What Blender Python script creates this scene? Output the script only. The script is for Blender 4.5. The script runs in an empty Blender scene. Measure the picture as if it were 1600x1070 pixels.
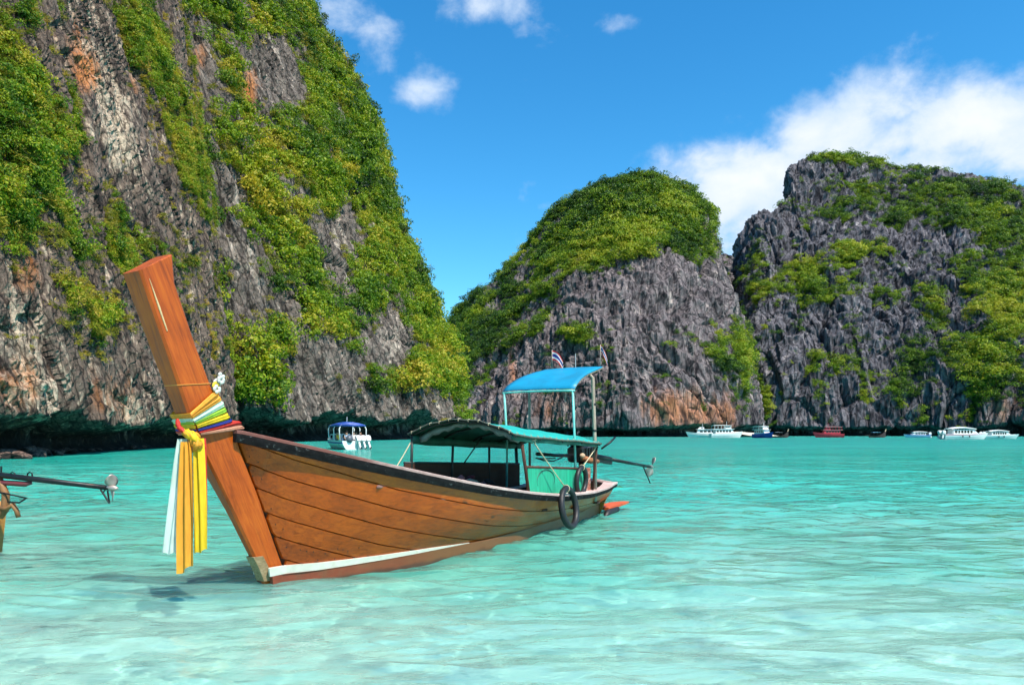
import bpy, math, random
import numpy as np
from mathutils import Vector, Matrix, Euler

random.seed(7)
RNG = np.random.default_rng(11)
R = math.radians
S = bpy.context.scene
COL = S.collection

# ------------------------------------------------------------------ camera, sky, sun, exposure
CAM_H = 1.6            # eye height over the water
FPX, VH = 1150.0, 676.0   # focal length and horizon row, in pixels of a 1600 px wide frame
cam_d = bpy.data.cameras.new('camera')
cam = bpy.data.objects.new('camera', cam_d)
COL.objects.link(cam)
cam.location = (0, 0, CAM_H)
cam.rotation_euler = (R(90), 0, 0)
cam_d.sensor_width = 36
cam_d.lens = 36 * FPX / 1600
cam_d.shift_y = (VH - 535) / 1600
cam_d.clip_end = 6000
S.camera = cam

SUN_EL, SUN_AZ = 58, 40     # degrees; azimuth measured to the right of straight behind the camera
to_sun = Vector((math.sin(R(SUN_AZ)) * math.cos(R(SUN_EL)), -math.cos(R(SUN_AZ)) * math.cos(R(SUN_EL)), math.sin(R(SUN_EL))))
sun_d = bpy.data.lights.new('sun', 'SUN')
sun_d.energy = 5.0
sun_d.angle = R(0.5)
sun_d.color = (1.0, 0.93, 0.82)
sun = bpy.data.objects.new('sun', sun_d)
COL.objects.link(sun)
sun.rotation_euler = to_sun.to_track_quat('Z', 'Y').to_euler()
sun.location = (40, -40, 80)

S.view_settings.view_transform = 'Standard'
S.view_settings.look = 'None'
S.view_settings.gamma = 1
S.view_settings.exposure = 0.62
S.view_settings.use_curve_mapping = False
S.cycles.use_denoising = True
S.cycles.max_bounces = 5
S.cycles.diffuse_bounces = 2
S.cycles.glossy_bounces = 3
S.cycles.transmission_bounces = 2
S.cycles.transparent_max_bounces = 8
S.cycles.sample_clamp_indirect = 4
S.cycles.use_adaptive_sampling = True
S.cycles.adaptive_threshold = 0.02
S.cycles.use_light_tree = False
S.cycles.caustics_refractive = True
S.cycles.caustics_reflective = False


class NT:
    """small helper for wiring node trees"""
    def __init__(s, tree):
        s.t = tree; s.n = tree.nodes; s.l = tree.links
    def new(s, typ, **kw):
        n = s.n.new(typ)
        for k, v in kw.items(): setattr(n, k, v)
        return n
    def put(s, sock, v):
        if isinstance(v, bpy.types.NodeSocket): s.l.new(v, sock)
        elif v is not None:
            if hasattr(sock.default_value, '__len__') and not hasattr(v, '__len__'): v = (v,) * len(sock.default_value)
            if hasattr(v, '__len__') and len(v) == 3 and len(sock.default_value) == 4: v = (*v, 1)
            sock.default_value = v
    def math(s, op, a, b=None, c=None, clamp=False):
        n = s.new('ShaderNodeMath', operation=op, use_clamp=clamp)
        for i, v in enumerate((a, b, c)):
            if v is not None: s.put(n.inputs[i], v)
        return n.outputs[0]
    def vmath(s, op, a, b=None):
        n = s.new('ShaderNodeVectorMath', operation=op)
        s.put(n.inputs[0], a)
        if b is not None: s.put(n.inputs[1], b)
        return n.outputs[1] if op in ('DOT_PRODUCT', 'LENGTH') else n.outputs[0]
    def mapr(s, v, a, b, c=0.0, d=1.0, smooth=True):
        n = s.new('ShaderNodeMapRange', interpolation_type='SMOOTHSTEP' if smooth else 'LINEAR')
        s.put(n.inputs[0], v)
        for i, x in zip((1, 2, 3, 4), (a, b, c, d)): s.put(n.inputs[i], x)
        return n.outputs[0]
    def mix(s, f, a, b, typ='MIX'):
        n = s.new('ShaderNodeMix', data_type='RGBA', blend_type=typ)
        s.put(n.inputs[0], f); s.put(n.inputs[6], a); s.put(n.inputs[7], b)
        return n.outputs[2]
    def noise(s, vec, scale, detail=4, rough=.55, dist=0.0):
        n = s.new('ShaderNodeTexNoise')
        s.put(n.inputs['Vector'], vec); s.put(n.inputs['Scale'], scale); s.put(n.inputs['Detail'], detail)
        s.put(n.inputs['Roughness'], rough); s.put(n.inputs['Distortion'], dist)
        return n.outputs[0]
    def noise_col(s, vec, scale):
        n = s.new('ShaderNodeTexNoise'); s.put(n.inputs['Vector'], vec); s.put(n.inputs['Scale'], scale); s.put(n.inputs['Detail'], 3)
        return n.outputs[1]
    def scale(s, vec, xyz):
        return s.vmath('MULTIPLY', vec, xyz)
    def ramp(s, f, stops):
        n = s.new('ShaderNodeValToRGB')
        e = n.color_ramp.elements
        while len(e) < len(stops): e.new(0.5)
        for el, (p, c) in zip(e, stops): el.position = p; el.color = (*c, 1)
        s.put(n.inputs[0], f)
        return n.outputs[0]
    def attr(s, name, typ='GEOMETRY'):
        n = s.new('ShaderNodeAttribute', attribute_name=name, attribute_type=typ)
        return n


# the sky: a Nishita sky with cumulus drifting over it, laid out by compass direction and elevation
world = bpy.data.worlds.new('World'); S.world = world; world.use_nodes = True
w = NT(world.node_tree); w.n.clear()
sky = w.new('ShaderNodeTexSky', sky_type='NISHITA', sun_disc=False)
sky.sun_elevation = R(SUN_EL); sky.sun_rotation = R(180 - SUN_AZ)
sky.air_density = 1.0; sky.dust_density = 0.25; sky.ozone_density = 3.5; sky.altitude = 0
hs = w.new('ShaderNodeHueSaturation'); w.put(hs.inputs['Saturation'], 1.32); w.put(hs.inputs['Value'], 1.0); w.put(hs.inputs['Color'], sky.outputs[0])
tint = w.mix(1.0, hs.outputs[0], (0.82, 1.26, 1.18), 'MULTIPLY')
dirv = w.new('ShaderNodeTexCoord').outputs['Generated']
sep = w.new('ShaderNodeSeparateXYZ'); w.put(sep.inputs[0], dirv)
az = w.math('ARCTAN2', sep.outputs[0], sep.outputs[1])
el = w.math('ARCSINE', sep.outputs[2])
comb = w.new('ShaderNodeCombineXYZ'); w.put(comb.inputs[0], az); w.put(comb.inputs[1], el)
ae = comb.outputs[0]
def az_el(u, v):
    x, y, z = (u - 800) / FPX, 1.0, (VH - v) / FPX
    return math.atan2(x, y), math.asin(z / math.sqrt(x * x + y * y + z * z))
CLOUDS = [  # picture place of each cloud, half sizes in radians, strength
    (1170, 290, .135, .062, 1.25), (1085, 268, .070, .026, .75), (1290, 215, .095, .050, 1.2), (1390, 165, .075, .055, .95),
    (1480, 145, .050, .040, .6), (1500, 200, .15, .045, 1.2), (1610, 215, .13, .055, 1.1), (1400, 250, .17, .04, 1.0), (1230, 340, .11, .07, 1.1),
    (665, 150, .048, .028, .85), (695, 132, .034, .020, .55), (590, 70, .040, .036, .72), (525, 15, .06, .032, .66),
    (770, 15, .075, .026, .68), (835, 45, .050, .018, .52), (700, 5, .04, .03, .5), (965, 35, .035, .016, .42), (818, 300, .018, .026, .52), (850, 322, .035, .014, .35),
    (810, 385, .03, .02, .3)]
# clouds outside the picture, of the same kind, all round the sky
rr = random.Random(3)
for k in range(9):
    a_ = rr.uniform(.85, 2 * math.pi - .75); a_ = a_ if a_ < math.pi else a_ - 2 * math.pi
    CLOUDS.append((None, (a_, rr.uniform(.1, 1.0)), rr.uniform(.08, .22), rr.uniform(.04, .08), rr.uniform(.5, 1.0)))
tot = None
for u_, v_, ra, re, amp in CLOUDS:
    c0 = v_ if u_ is None else az_el(u_, v_)
    d_ = w.vmath('SUBTRACT', ae, (c0[0], c0[1], 0))
    d_ = w.vmath('MULTIPLY', d_, (1 / ra, 1 / re, 0))
    q = w.vmath('DOT_PRODUCT', d_, d_)
    g = w.math('MULTIPLY', w.math('POWER', math.e, w.math('MULTIPLY', q, -1.0)), amp)
    tot = g if tot is None else w.math('MAXIMUM', tot, g)
cl_n = w.noise(w.scale(ae, (1, 1.35, 1)), 13, 7, .60, .15)
cl_n2 = w.noise(w.scale(ae, (1, 1.3, 1)), 6, 3, .5)
dens = w.math('ADD', tot, w.math('MULTIPLY', w.math('SUBTRACT', cl_n, .5), 1.5))
cov = w.mapr(dens, .26, 1.0)
cov = w.math('MULTIPLY', cov, .93)
cshade = w.mapr(w.math('ADD', dens, w.math('MULTIPLY', w.math('SUBTRACT', cl_n2, .5), 1.6)), .5, 1.5)
ccol = w.mix(cshade, (3.7, 4.5, 5.6), (5.5, 5.6, 5.7))
skyc = w.mix(cov, tint, ccol)
bg = w.new('ShaderNodeBackground'); w.put(bg.inputs[0], skyc); w.put(bg.inputs[1], 0.125)
world.cycles.sampling_method = 'MANUAL'; world.cycles.sample_map_resolution = 512
wo = w.new('ShaderNodeOutputWorld'); w.l.new(bg.outputs[0], wo.inputs[0])

# ------------------------------------------------------------------ noise in numpy
def _hash(ix, iy, iz, seed):
    h = (ix.astype(np.uint32) * np.uint32(374761393)) ^ (iy.astype(np.uint32) * np.uint32(668265263)) ^ (iz.astype(np.uint32) * np.uint32(2147483647 - 58)) ^ np.uint32((seed * 974634777) & 0xffffffff)
    h = (h ^ (h >> np.uint32(13))) * np.uint32(1274126177)
    h = (h ^ (h >> np.uint32(16))) * np.uint32(2246822519)
    h ^= h >> np.uint32(15)
    return h
def vnoise(P, seed=0):
    i = np.floor(P).astype(np.int64); f = P - i; f = f * f * f * (f * (f * 6 - 15) + 10)
    out = 0
    for dx in (0, 1):
        wx = f[:, 0] if dx else 1 - f[:, 0]
        for dy in (0, 1):
            wy = f[:, 1] if dy else 1 - f[:, 1]
            for dz in (0, 1):
                wz = f[:, 2] if dz else 1 - f[:, 2]
                h = _hash(i[:, 0] + dx, i[:, 1] + dy, i[:, 2] + dz, seed)
                out = out + wx * wy * wz * (h.astype(np.float64) / 2147483647.5 - 1)
    return out
def fbm(P, o=4, gain=.5, seed=0, ridged=False):
    a, s, tot_ = 1.0, 0, 0
    for k in range(o):
        n = vnoise(P * 2 ** k + 17.3 * k, seed + k)
        if ridged: n = 1 - 2 * np.abs(n) ** .8
        s = s + a * n; tot_ += a; a *= gain
    return s / tot_
def worley(P, seed=0):
    i = np.floor(P).astype(np.int64); f1 = np.full(len(P), 9.0); f2 = np.full(len(P), 9.0); idc = np.zeros(len(P))
    for dx in (-1, 0, 1):
        for dy in (-1, 0, 1):
            for dz in (-1, 0, 1):
                c = i + (dx, dy, dz)
                h = _hash(c[:, 0], c[:, 1], c[:, 2], seed)
                o = np.stack([(h & np.uint32(1023)) / 1023., ((h >> np.uint32(10)) & np.uint32(1023)) / 1023., ((h >> np.uint32(20)) & np.uint32(1023)) / 1023.], 1)
                d = np.sqrt(((c + o - P) ** 2).sum(1))
                cl = d < f1
                f2 = np.where(cl, f1, np.minimum(f2, d)); idc = np.where(cl, (h >> np.uint32(5) & np.uint32(255)) / 255., idc); f1 = np.where(cl, d, f1)
    return f1, f2, idc
def sstep(a, b, x):
    t = np.clip((x - a) / (b - a), 0, 1); return t * t * (3 - 2 * t)

# ------------------------------------------------------------------ mesh helpers
class MB:
    """collects shapes; build() links them as one mesh object"""
    def __init__(s): s.v = []; s.f = []; s.m = []; s.cur = 0
    def add(s, vs, fs, m=None):
        o = len(s.v); s.v += [tuple(x) for x in vs]; s.f += [tuple(i + o for i in f) for f in fs]
        s.m += [s.cur if m is None else m] * len(fs); return s
    def box(s, c, size, rot=None, bev=0.0, taper=(1, 1)):
        x, y, z = (q / 2 for q in size)
        M = rot.to_matrix() if isinstance(rot, Euler) else (rot or Matrix.Identity(3))
        c = Vector(c)
        if bev <= 0:
            pts = [Vector((sx * x * (taper[0] if sz > 0 else 1), sy * y * (taper[1] if sz > 0 else 1), sz * z)) for sz in (-1, 1) for sx, sy in ((-1, -1), (1, -1), (1, 1), (-1, 1))]
            return s.add([c + M @ p for p in pts], [(3, 2, 1, 0), (4, 5, 6, 7), (0, 1, 5, 4), (1, 2, 6, 5), (2, 3, 7, 6), (3, 0, 4, 7)])
        rings = []
        b = min(bev, x * .9, y * .9, z * .9)
        for zz, inset in ((-z, b), (-z + b, 0), (z - b, 0), (z, b)):
            tx, ty = (taper if zz > 0 else (1, 1))
            X, Y = x * tx - inset, y * ty - inset
            rings.append([c + M @ Vector(p) for p in ((-X + b, -Y, zz), (X - b, -Y, zz), (X, -Y + b, zz), (X, Y - b, zz), (X - b, Y, zz), (-X + b, Y, zz), (-X, Y - b, zz), (-X, -Y + b, zz))])
        return s.loft(rings, True, True)
    def loft(s, rings, closed=True, caps=False, m=None):
        n = len(rings[0]); o = len(s.v); vs = [p for r in rings for p in r]; fs = []
        for i in range(len(rings) - 1):
            for j in range(n if closed else n - 1):
                k = (j + 1) % n
                fs.append((i * n + j, i * n + k, (i + 1) * n + k, (i + 1) * n + j))
        if caps: fs.append(tuple(range(n - 1, -1, -1))); fs.append(tuple((len(rings) - 1) * n + j for j in range(n)))
        return s.add(vs, fs, m)
    def tube(s, path, r, n=8, caps=True):
        path = [Vector(p) for p in path]; rs = r if hasattr(r, '__len__') else [r] * len(path)
        rings = []; up = None
        for i, p in enumerate(path):
            t = (path[min(i + 1, len(path) - 1)] - path[max(i - 1, 0)]).normalized()
            if up is None: up = t.orthogonal().normalized()
            else:
                up = (up - t * up.dot(t))
                up = up.normalized() if up.length > 1e-6 else t.orthogonal().normalized()
            b = t.cross(up)
            rings.append([p + (up * math.cos(2 * math.pi * k / n) + b * math.sin(2 * math.pi * k / n)) * rs[i] for k in range(n)])
        return s.loft(rings, True, caps)
    def lathe(s, prof, c=(0, 0, 0), axis='Z', n=16, M=None):
        c = Vector(c); rings = []
        for r, h in prof:
            ring = []
            for k in range(n):
                a = 2 * math.pi * k / n; p = Vector((r * math.cos(a), r * math.sin(a), h))
                if axis == 'X': p = Vector((p.z, p.x, p.y))
                if axis == 'Y': p = Vector((p.x, p.z, p.y))
                ring.append(c + (M @ p if M else p))
            rings.append(ring)
        return s.loft(rings, True, True)
    def ellipsoid(s, c, r, n=10, m=8, M=None, jit=0, rnd=random):
        c = Vector(c); rings = []
        for i in range(m + 1):
            th = math.pi * i / m; th = min(max(th, .02), math.pi - .02)
            ring = []
            for k in range(n):
                a = 2 * math.pi * k / n
                p = Vector((r[0] * math.sin(th) * math.cos(a), r[1] * math.sin(th) * math.sin(a), r[2] * math.cos(th))) * (1 + rnd.uniform(-jit, jit))
                ring.append(c + (M @ p if M else p))
            rings.append(ring)
        return s.loft(rings[::-1], True, True)
    def build(s, name, mat=None, parent=None, smooth=False, loc=None):
        me = bpy.data.meshes.new(name); me.from_pydata([tuple(p) for p in s.v], [], s.f)
        mats = mat if isinstance(mat, (list, tuple)) else [mat]
        for q in mats: me.materials.append(q)
        if len(mats) > 1: me.polygons.foreach_set('material_index', s.m)
        if smooth: me.polygons.foreach_set('use_smooth', [True] * len(me.polygons))
        me.update()
        o = bpy.data.objects.new(name, me); COL.objects.link(o)
        if parent is not None: o.parent = parent
        if loc is not None: o.location = loc
        return o
def grid_mesh(name, P, nr, nc, mat, smooth=True, attrs=None, flip=False):
    me = bpy.data.meshes.new(name)
    idx = np.arange(nr * nc).reshape(nr, nc)
    q = np.stack([idx[:-1, :-1], idx[:-1, 1:], idx[1:, 1:], idx[1:, :-1]], -1).reshape(-1, 4)
    if flip: q = q[:, ::-1]
    me.vertices.add(nr * nc); me.vertices.foreach_set('co', P.astype(np.float32).ravel())
    me.loops.add(q.size); me.loops.foreach_set('vertex_index', q.astype(np.int32).ravel())
    me.polygons.add(len(q)); me.polygons.foreach_set('loop_start', np.arange(0, q.size, 4, dtype=np.int32))
    me.polygons.foreach_set('loop_total', np.full(len(q), 4, np.int32))
    me.polygons.foreach_set('use_smooth', np.full(len(q), smooth))
    me.update(calc_edges=True); me.validate()
    for k, v in (attrs or {}).items():
        a = me.attributes.new(k, 'FLOAT', 'POINT'); a.data.foreach_set('value', v.astype(np.float32))
    me.materials.append(mat)
    o = bpy.data.objects.new(name, me); COL.objects.link(o)
    return o
def tag(o, label=None, cat=None, group=None, kind=None):
    for k, v in (('label', label), ('category', cat), ('group', group), ('kind', kind)):
        if v is not None: o[k] = v
    return o
def thing(name, label, cat, loc=(0, 0, 0), rz=0, group=None):
    o = bpy.data.objects.new(name, None); COL.objects.link(o)
    o.location = loc; o.rotation_euler = (0, 0, rz); o.empty_display_size = .2
    return tag(o, label, cat, group)

# ------------------------------------------------------------------ materials
MATS = {}
def mat(name, col, rough=.6, metal=0.0, var=.25, scale=6.0, stretch=(1, 1, 1), col2=None, bump=0.0, coat=0.0, spec=.5, dirt=None, dirt_amt=0.0, dirt_scale=3.0, transl=0.0):
    m = bpy.data.materials.new(name); m.use_nodes = True; t = NT(m.node_tree)
    b = m.node_tree.nodes['Principled BSDF']
    co = t.new('ShaderNodeTexCoord').outputs['Object']
    co = t.scale(co, stretch)
    n1 = t.noise(co, scale, 6, .6, .3)
    c2 = col2 or tuple(x * (1 - var) for x in col)
    c = t.mix(t.mapr(n1, .3, .7), col, c2)
    if dirt:
        n2 = t.noise(t.new('ShaderNodeTexCoord').outputs['Object'], dirt_scale, 6, .65, .5)
        c = t.mix(t.mapr(n2, .62 - .2 * dirt_amt, .72, 0, min(1, dirt_amt * 1.6)), c, dirt)
    t.put(b.inputs['Base Color'], c)
    t.put(b.inputs['Roughness'], t.mapr(n1, .2, .8, rough * .85, min(1, rough * 1.2)))
    b.inputs['Metallic'].default_value = metal
    b.inputs['Specular IOR Level'].default_value = spec
    if coat: b.inputs['Coat Weight'].default_value = coat; b.inputs['Coat Roughness'].default_value = .15
    if bump:
        bn = t.new('ShaderNodeBump'); t.put(bn.inputs['Strength'], .6); t.put(bn.inputs['Distance'], bump); t.put(bn.inputs['Height'], n1)
        t.l.new(bn.outputs[0], b.inputs['Normal'])
    if transl:
        tr = t.new('ShaderNodeBsdfTranslucent'); t.put(tr.inputs[0], c)
        mx = t.new('ShaderNodeMixShader'); t.put(mx.inputs[0], transl)
        t.l.new(b.outputs[0], mx.inputs[1]); t.l.new(tr.outputs[0], mx.inputs[2])
        t.l.new(mx.outputs[0], m.node_tree.nodes['Material Output'].inputs[0])
    MATS[name] = m
    return m

def rock_mat(name, dark, mid, light, warm, zscale=.3, sc=.35, shear=0.0, bump=.5, wet=2.2):
    m = bpy.data.materials.new(name); m.use_nodes = True; t = NT(m.node_tree); b = m.node_tree.nodes['Principled BSDF']
    co = t.new('ShaderNodeTexCoord').outputs['Object']
    sp = t.new('ShaderNodeSeparateXYZ'); t.put(sp.inputs[0], co)
    cb = t.new('ShaderNodeCombineXYZ')
    t.put(cb.inputs[0], t.math('ADD', sp.outputs[0], t.math('MULTIPLY', sp.outputs[2], shear))); t.put(cb.inputs[1], sp.outputs[1]); t.put(cb.inputs[2], t.math('MULTIPLY', sp.outputs[2], zscale))
    v = cb.outputs[0]
    streak = t.noise(v, sc * 2.2, 8, .68, .6)
    patch = t.noise(v, sc * .55, 5, .6, .4)
    fine = t.noise(co, sc * 7, 5, .7)
    c = t.ramp(streak, [(.36, dark), (.49, mid), (.58, tuple(x * 1.3 for x in mid)), (.70, light)])
    c = t.mix(t.mapr(fine, .45, .75, 0, .55), c, dark)
    pale = t.math('ADD', t.math('MULTIPLY', t.attr('pale').outputs['Fac'], .8), t.math('ADD', t.math('MULTIPLY', t.math('SUBTRACT', patch, .5), 1.1), t.math('MULTIPLY', t.math('SUBTRACT', streak, .5), 2.0)))
    c = t.mix(t.math('MULTIPLY', t.mapr(pale, .25, .75), t.mapr(fine, .35, .6, 1, .35)), c, light)
    rust = t.math('ADD', t.attr('rust').outputs['Fac'], t.math('MULTIPLY', t.math('SUBTRACT', t.noise(v, sc * 1.1, 6, .65, .8), .5), 1.3))
    c = t.mix(t.mapr(rust, .3, .85, 0, .85), c, warm)
    vo = t.new('ShaderNodeTexVoronoi', feature='DISTANCE_TO_EDGE'); t.put(vo.inputs['Scale'], sc * 2.6)
    t.put(vo.inputs['Vector'], t.vmath('ADD', v, t.vmath('MULTIPLY', t.noise_col(v, sc * 3), (.3 / sc,) * 3)))
    c = t.mix(t.mapr(vo.outputs['Distance'], .0, .10, .8, 0), c, tuple(x * .5 for x in dark))
    # algae and wet tide mark just over the water, with an uneven upper edge
    hgt = t.math('ADD', sp.outputs[2], t.math('MULTIPLY', t.math('SUBTRACT', streak, .5), wet * 2.5))
    c = t.mix(t.mapr(hgt, wet * .45, wet * 1.15, .88, 0), c, (.012, .014, .014))
    t.put(b.inputs['Base Color'], c); b.inputs['Roughness'].default_value = .85; b.inputs['Specular IOR Level'].default_value = .25
    bn = t.new('ShaderNodeBump'); t.put(bn.inputs['Strength'], .9); t.put(bn.inputs['Distance'], bump)
    t.put(bn.inputs['Height'], t.math('ADD', t.noise(v, sc * 5, 8, .7, .4), t.math('MULTIPLY', fine, .4)))
    t.l.new(bn.outputs[0], b.inputs['Normal'])
    return m

def leaf_mat(name, stops, transl=.28):
    m = bpy.data.materials.new(name); m.use_nodes = True; t = NT(m.node_tree); b = m.node_tree.nodes['Principled BSDF']
    tone = t.attr('tone', 'INSTANCER').outputs['Fac']
    rnd = t.new('ShaderNodeObjectInfo').outputs['Random']
    lr = t.attr('leaf').outputs['Fac']
    f = t.math('ADD', tone, t.math('ADD', t.math('MULTIPLY', t.math('SUBTRACT', rnd, .5), .5), t.math('MULTIPLY', t.math('SUBTRACT', lr, .5), .36)))
    c = t.ramp(f, stops)
    t.put(b.inputs['Base Color'], c); b.inputs['Roughness'].default_value = .55; b.inputs['Specular IOR Level'].default_value = .3
    tr = t.new('ShaderNodeBsdfTranslucent'); t.put(tr.inputs[0], t.mix(1, c, (1.1, 1.15, .6), 'MULTIPLY'))
    mx = t.new('ShaderNodeMixShader'); t.put(mx.inputs[0], transl)
    t.l.new(b.outputs[0], mx.inputs[1]); t.l.new(tr.outputs[0], mx.inputs[2])
    t.l.new(mx.outputs[0], m.node_tree.nodes['Material Output'].inputs[0])
    return m

# ------------------------------------------------------------------ sea bed and water
def bed_depth(X, Y):
    base = .42 + .045 * np.clip(Y - 2, 0, 20) + .035 * np.clip(Y - 14, 0, 120)
    P = np.stack([X * .35, Y * .35, 0 * X], -1).reshape(-1, 3)
    return base + .10 * fbm(P, 3, .5, 5).reshape(X.shape) + .02 * np.sin(Y * 5 + 2 * np.sin(X * .8))
def water_grid(nr, nc, v0, v1):
    vs = np.linspace(v0, v1, nr - 14)
    Y = (CAM_H * FPX) / (vs - VH)
    Y = np.concatenate([np.linspace(-14, Y[0] - .08, 8, endpoint=True), Y, np.linspace(Y[-1] * 1.15, 1500, 6)])
    s = np.linspace(-1, 1, nc); k = np.sign(s) * (np.abs(s) * .45 + .85 * np.abs(s) ** 2.6)
    Yg, kg = np.meshgrid(Y, k, indexing='ij')
    return kg * (np.maximum(Yg, -4) + 7), Yg
NWR, NWC = 560, 400
WX, WY = water_grid(NWR, NWC, 1115, 679.0)
def waves(X, Y):
    # wind chop running in towards the beach: several bands of crested noise, faded out where the grid cannot carry them
    dY = np.gradient(Y, axis=0); z = 0
    wx = X + .6 * vnoise(np.stack([X * .2, Y * .2, 0 * X], -1).reshape(-1, 3), 3).reshape(X.shape)
    for lam, amp, sx, rot, seed in ((6.0, .034, .40, .25, 1), (2.6, .026, .42, -.18, 2), (1.15, .040, .40, .35, 3), (.55, .029, .46, -.3, 4), (.27, .0105, .6, .2, 5)):
        c, s_ = math.cos(rot), math.sin(rot)
        a, b_ = (wx * c + Y * s_) * sx / lam * 1.6, (-wx * s_ + Y * c) / lam * 1.6
        P = np.stack([a, b_, 0 * a + seed * 3.1], -1).reshape(-1, 3)
        n = 1 - 1.7 * np.abs(vnoise(P, 40 + seed)).reshape(X.shape) ** 1.15
        fade = np.clip(lam / (np.abs(dY) * 3.0) - .4, 0, 1)
        z = z + amp * n * fade
    out = sstep(7, 30, Y)
    return (z - .03) * (.78 + .95 * out)
WZ = waves(WX, WY)
depth = bed_depth(WX, WY)

mw = bpy.data.materials.new('sea_water'); mw.use_nodes = True; t = NT(mw.node_tree); t.n.clear()
co = t.new('ShaderNodeTexCoord').outputs['Object']
dep = t.attr('depth').outputs['Fac']
big = t.noise(t.scale(co, (.5, 1, 1)), .16, 4, .6, .6)
dv = t.math('MULTIPLY', dep, t.mapr(big, .3, .7, .75, 1.3))
body = t.ramp(t.mapr(dv, .3, 5.0, smooth=False), [(0, (.42, .60, .56)), (.055, (.25, .555, .49)), (.11, (.105, .48, .385)), (.20, (.050, .40, .32)), (.45, (.011, .31, .245)), (1, (.004, .23, .195))])
turb = t.mapr(dep, .40, 1.5, .36, 1.0)
bn = t.new('ShaderNodeBump'); t.put(bn.inputs['Strength'], 1.0); t.put(bn.inputs['Distance'], 1.0)
cs = t.scale(co, (.55, 1, 1))
r1 = t.math('MULTIPLY', t.noise(cs, 3.2, 4, .6, .3), .066)
r2 = t.math('MULTIPLY', t.noise(cs, 10.0, 3, .55, .4), .012)
r3 = t.math('MULTIPLY', t.noise(cs, .8, 3, .55, .3), .25)
calm = t.mapr(dep, .55, 1.3, .42, 1.0)
r1 = t.math('MULTIPLY', r1, calm); r2 = t.math('MULTIPLY', r2, calm); r3 = t.math('MULTIPLY', r3, calm)
r4 = t.math('MULTIPLY', t.noise(cs, .16, 3, .55, .3), .45)
t.put(bn.inputs['Height'], t.math('ADD', t.math('ADD', r1, r2), t.math('ADD', r3, r4)))
gl = t.new('ShaderNodeBsdfGlossy'); t.put(gl.inputs['Roughness'], t.mapr(dep, 1.2, 4.5, .06, .24)); t.put(gl.inputs['Color'], (1, 1, 1))
df = t.new('ShaderNodeSubsurfaceScattering', falloff='BURLEY'); t.put(df.inputs['Color'], body); t.put(df.inputs['Scale'], 1.0); df.inputs['Radius'].default_value = (.35, .75, .70)
df2 = t.new('ShaderNodeBsdfDiffuse'); t.put(df2.inputs['Color'], body); t.l.new(bn.outputs[0], df2.inputs['Normal'])
tp = t.new('ShaderNodeBsdfRefraction'); t.put(tp.inputs['IOR'], 1.33); t.put(tp.inputs['Roughness'], 0.0)
t.put(tp.inputs['Color'], t.ramp(t.mapr(dep, .3, 1.8, smooth=False), [(0, (.80, .97, .95)), (.4, (.55, .92, .88)), (1, (.22, .80, .72))]))
fr = t.new('ShaderNodeFresnel'); t.put(fr.inputs[0], 1.33)
for q in (gl, df, fr, tp): t.l.new(bn.outputs[0], q.inputs['Normal'])
m1 = t.new('ShaderNodeMixShader'); t.put(m1.inputs[0], turb); t.l.new(tp.outputs[0], m1.inputs[1]); dm = t.new('ShaderNodeMixShader'); t.put(dm.inputs[0], .45); t.l.new(df.outputs[0], dm.inputs[1]); t.l.new(df2.outputs[0], dm.inputs[2]); t.l.new(dm.outputs[0], m1.inputs[2])
m2 = t.new('ShaderNodeMixShader'); t.put(m2.inputs[0], t.math('MULTIPLY', fr.outputs[0], t.mapr(dep, 1.0, 5.0, 1.0, .48))); t.l.new(m1.outputs[0], m2.inputs[1]); t.l.new(gl.outputs[0], m2.inputs[2])
ou = t.new('ShaderNodeOutputMaterial'); t.l.new(m2.outputs[0], ou.inputs[0])
water = grid_mesh('water', np.stack([WX, WY, WZ], -1), NWR, NWC, mw, True, {'depth': depth.ravel()})
tag(water, 'rippled turquoise sea water of the bay', None, None, 'structure')

sand = mat('sand', (.64, .66, .58), .9, var=.12, scale=1.6, bump=.02)
BX, BY = water_grid(130, 120, 1115, 684)
seabed = grid_mesh('seabed', np.stack([BX, BY, -bed_depth(BX, BY)], -1), 130, 120, sand, True)
tag(seabed, 'pale sand floor of the bay under the water', None, None, 'structure')

sun_d.cycles.is_caustics_light = True; water.cycles.is_caustics_caster = True; seabed.cycles.is_caustics_receiver = True

# ------------------------------------------------------------------ cliffs
def unproj(u, v, d): return ((u - 800) / FPX * d, d, CAM_H + (VH - v) / FPX * d)
def proj(P):
    return 800 + FPX * P[:, 0] / P[:, 1], VH - FPX * (P[:, 2] - CAM_H) / P[:, 1]
def cr(ctrl, n, warp=None):
    """Catmull-Rom resampling along the first axis"""
    K = len(ctrl); ts = np.linspace(0, K - 1, n) if warp is None else warp * (K - 1)
    i = np.clip(np.floor(ts).astype(int), 0, K - 2); f = ts - i
    g = lambda j: ctrl[np.clip(j, 0, K - 1)]
    p0, p1, p2, p3 = g(i - 1), g(i), g(i + 1), g(i + 2)
    f = f.reshape(-1, *([1] * (ctrl.ndim - 1)))
    return .5 * (2 * p1 + (p2 - p0) * f + (2 * p0 - 5 * p1 + 4 * p2 - p3) * f ** 2 + (3 * p1 - p0 - 3 * p2 + p3) * f ** 3)
def blobs(u, v, lst):
    s = 0
    for cx, cy, rx, ry, an, wt in lst:
        dx, dy = u - cx, v - cy; c, n = math.cos(an), math.sin(an)
        a, b = (dx * c + dy * n) / rx, (-dx * n + dy * c) / ry
        s = s + wt * np.exp(-(a * a + b * b))
    return s
CLIFFS = {}
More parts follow.
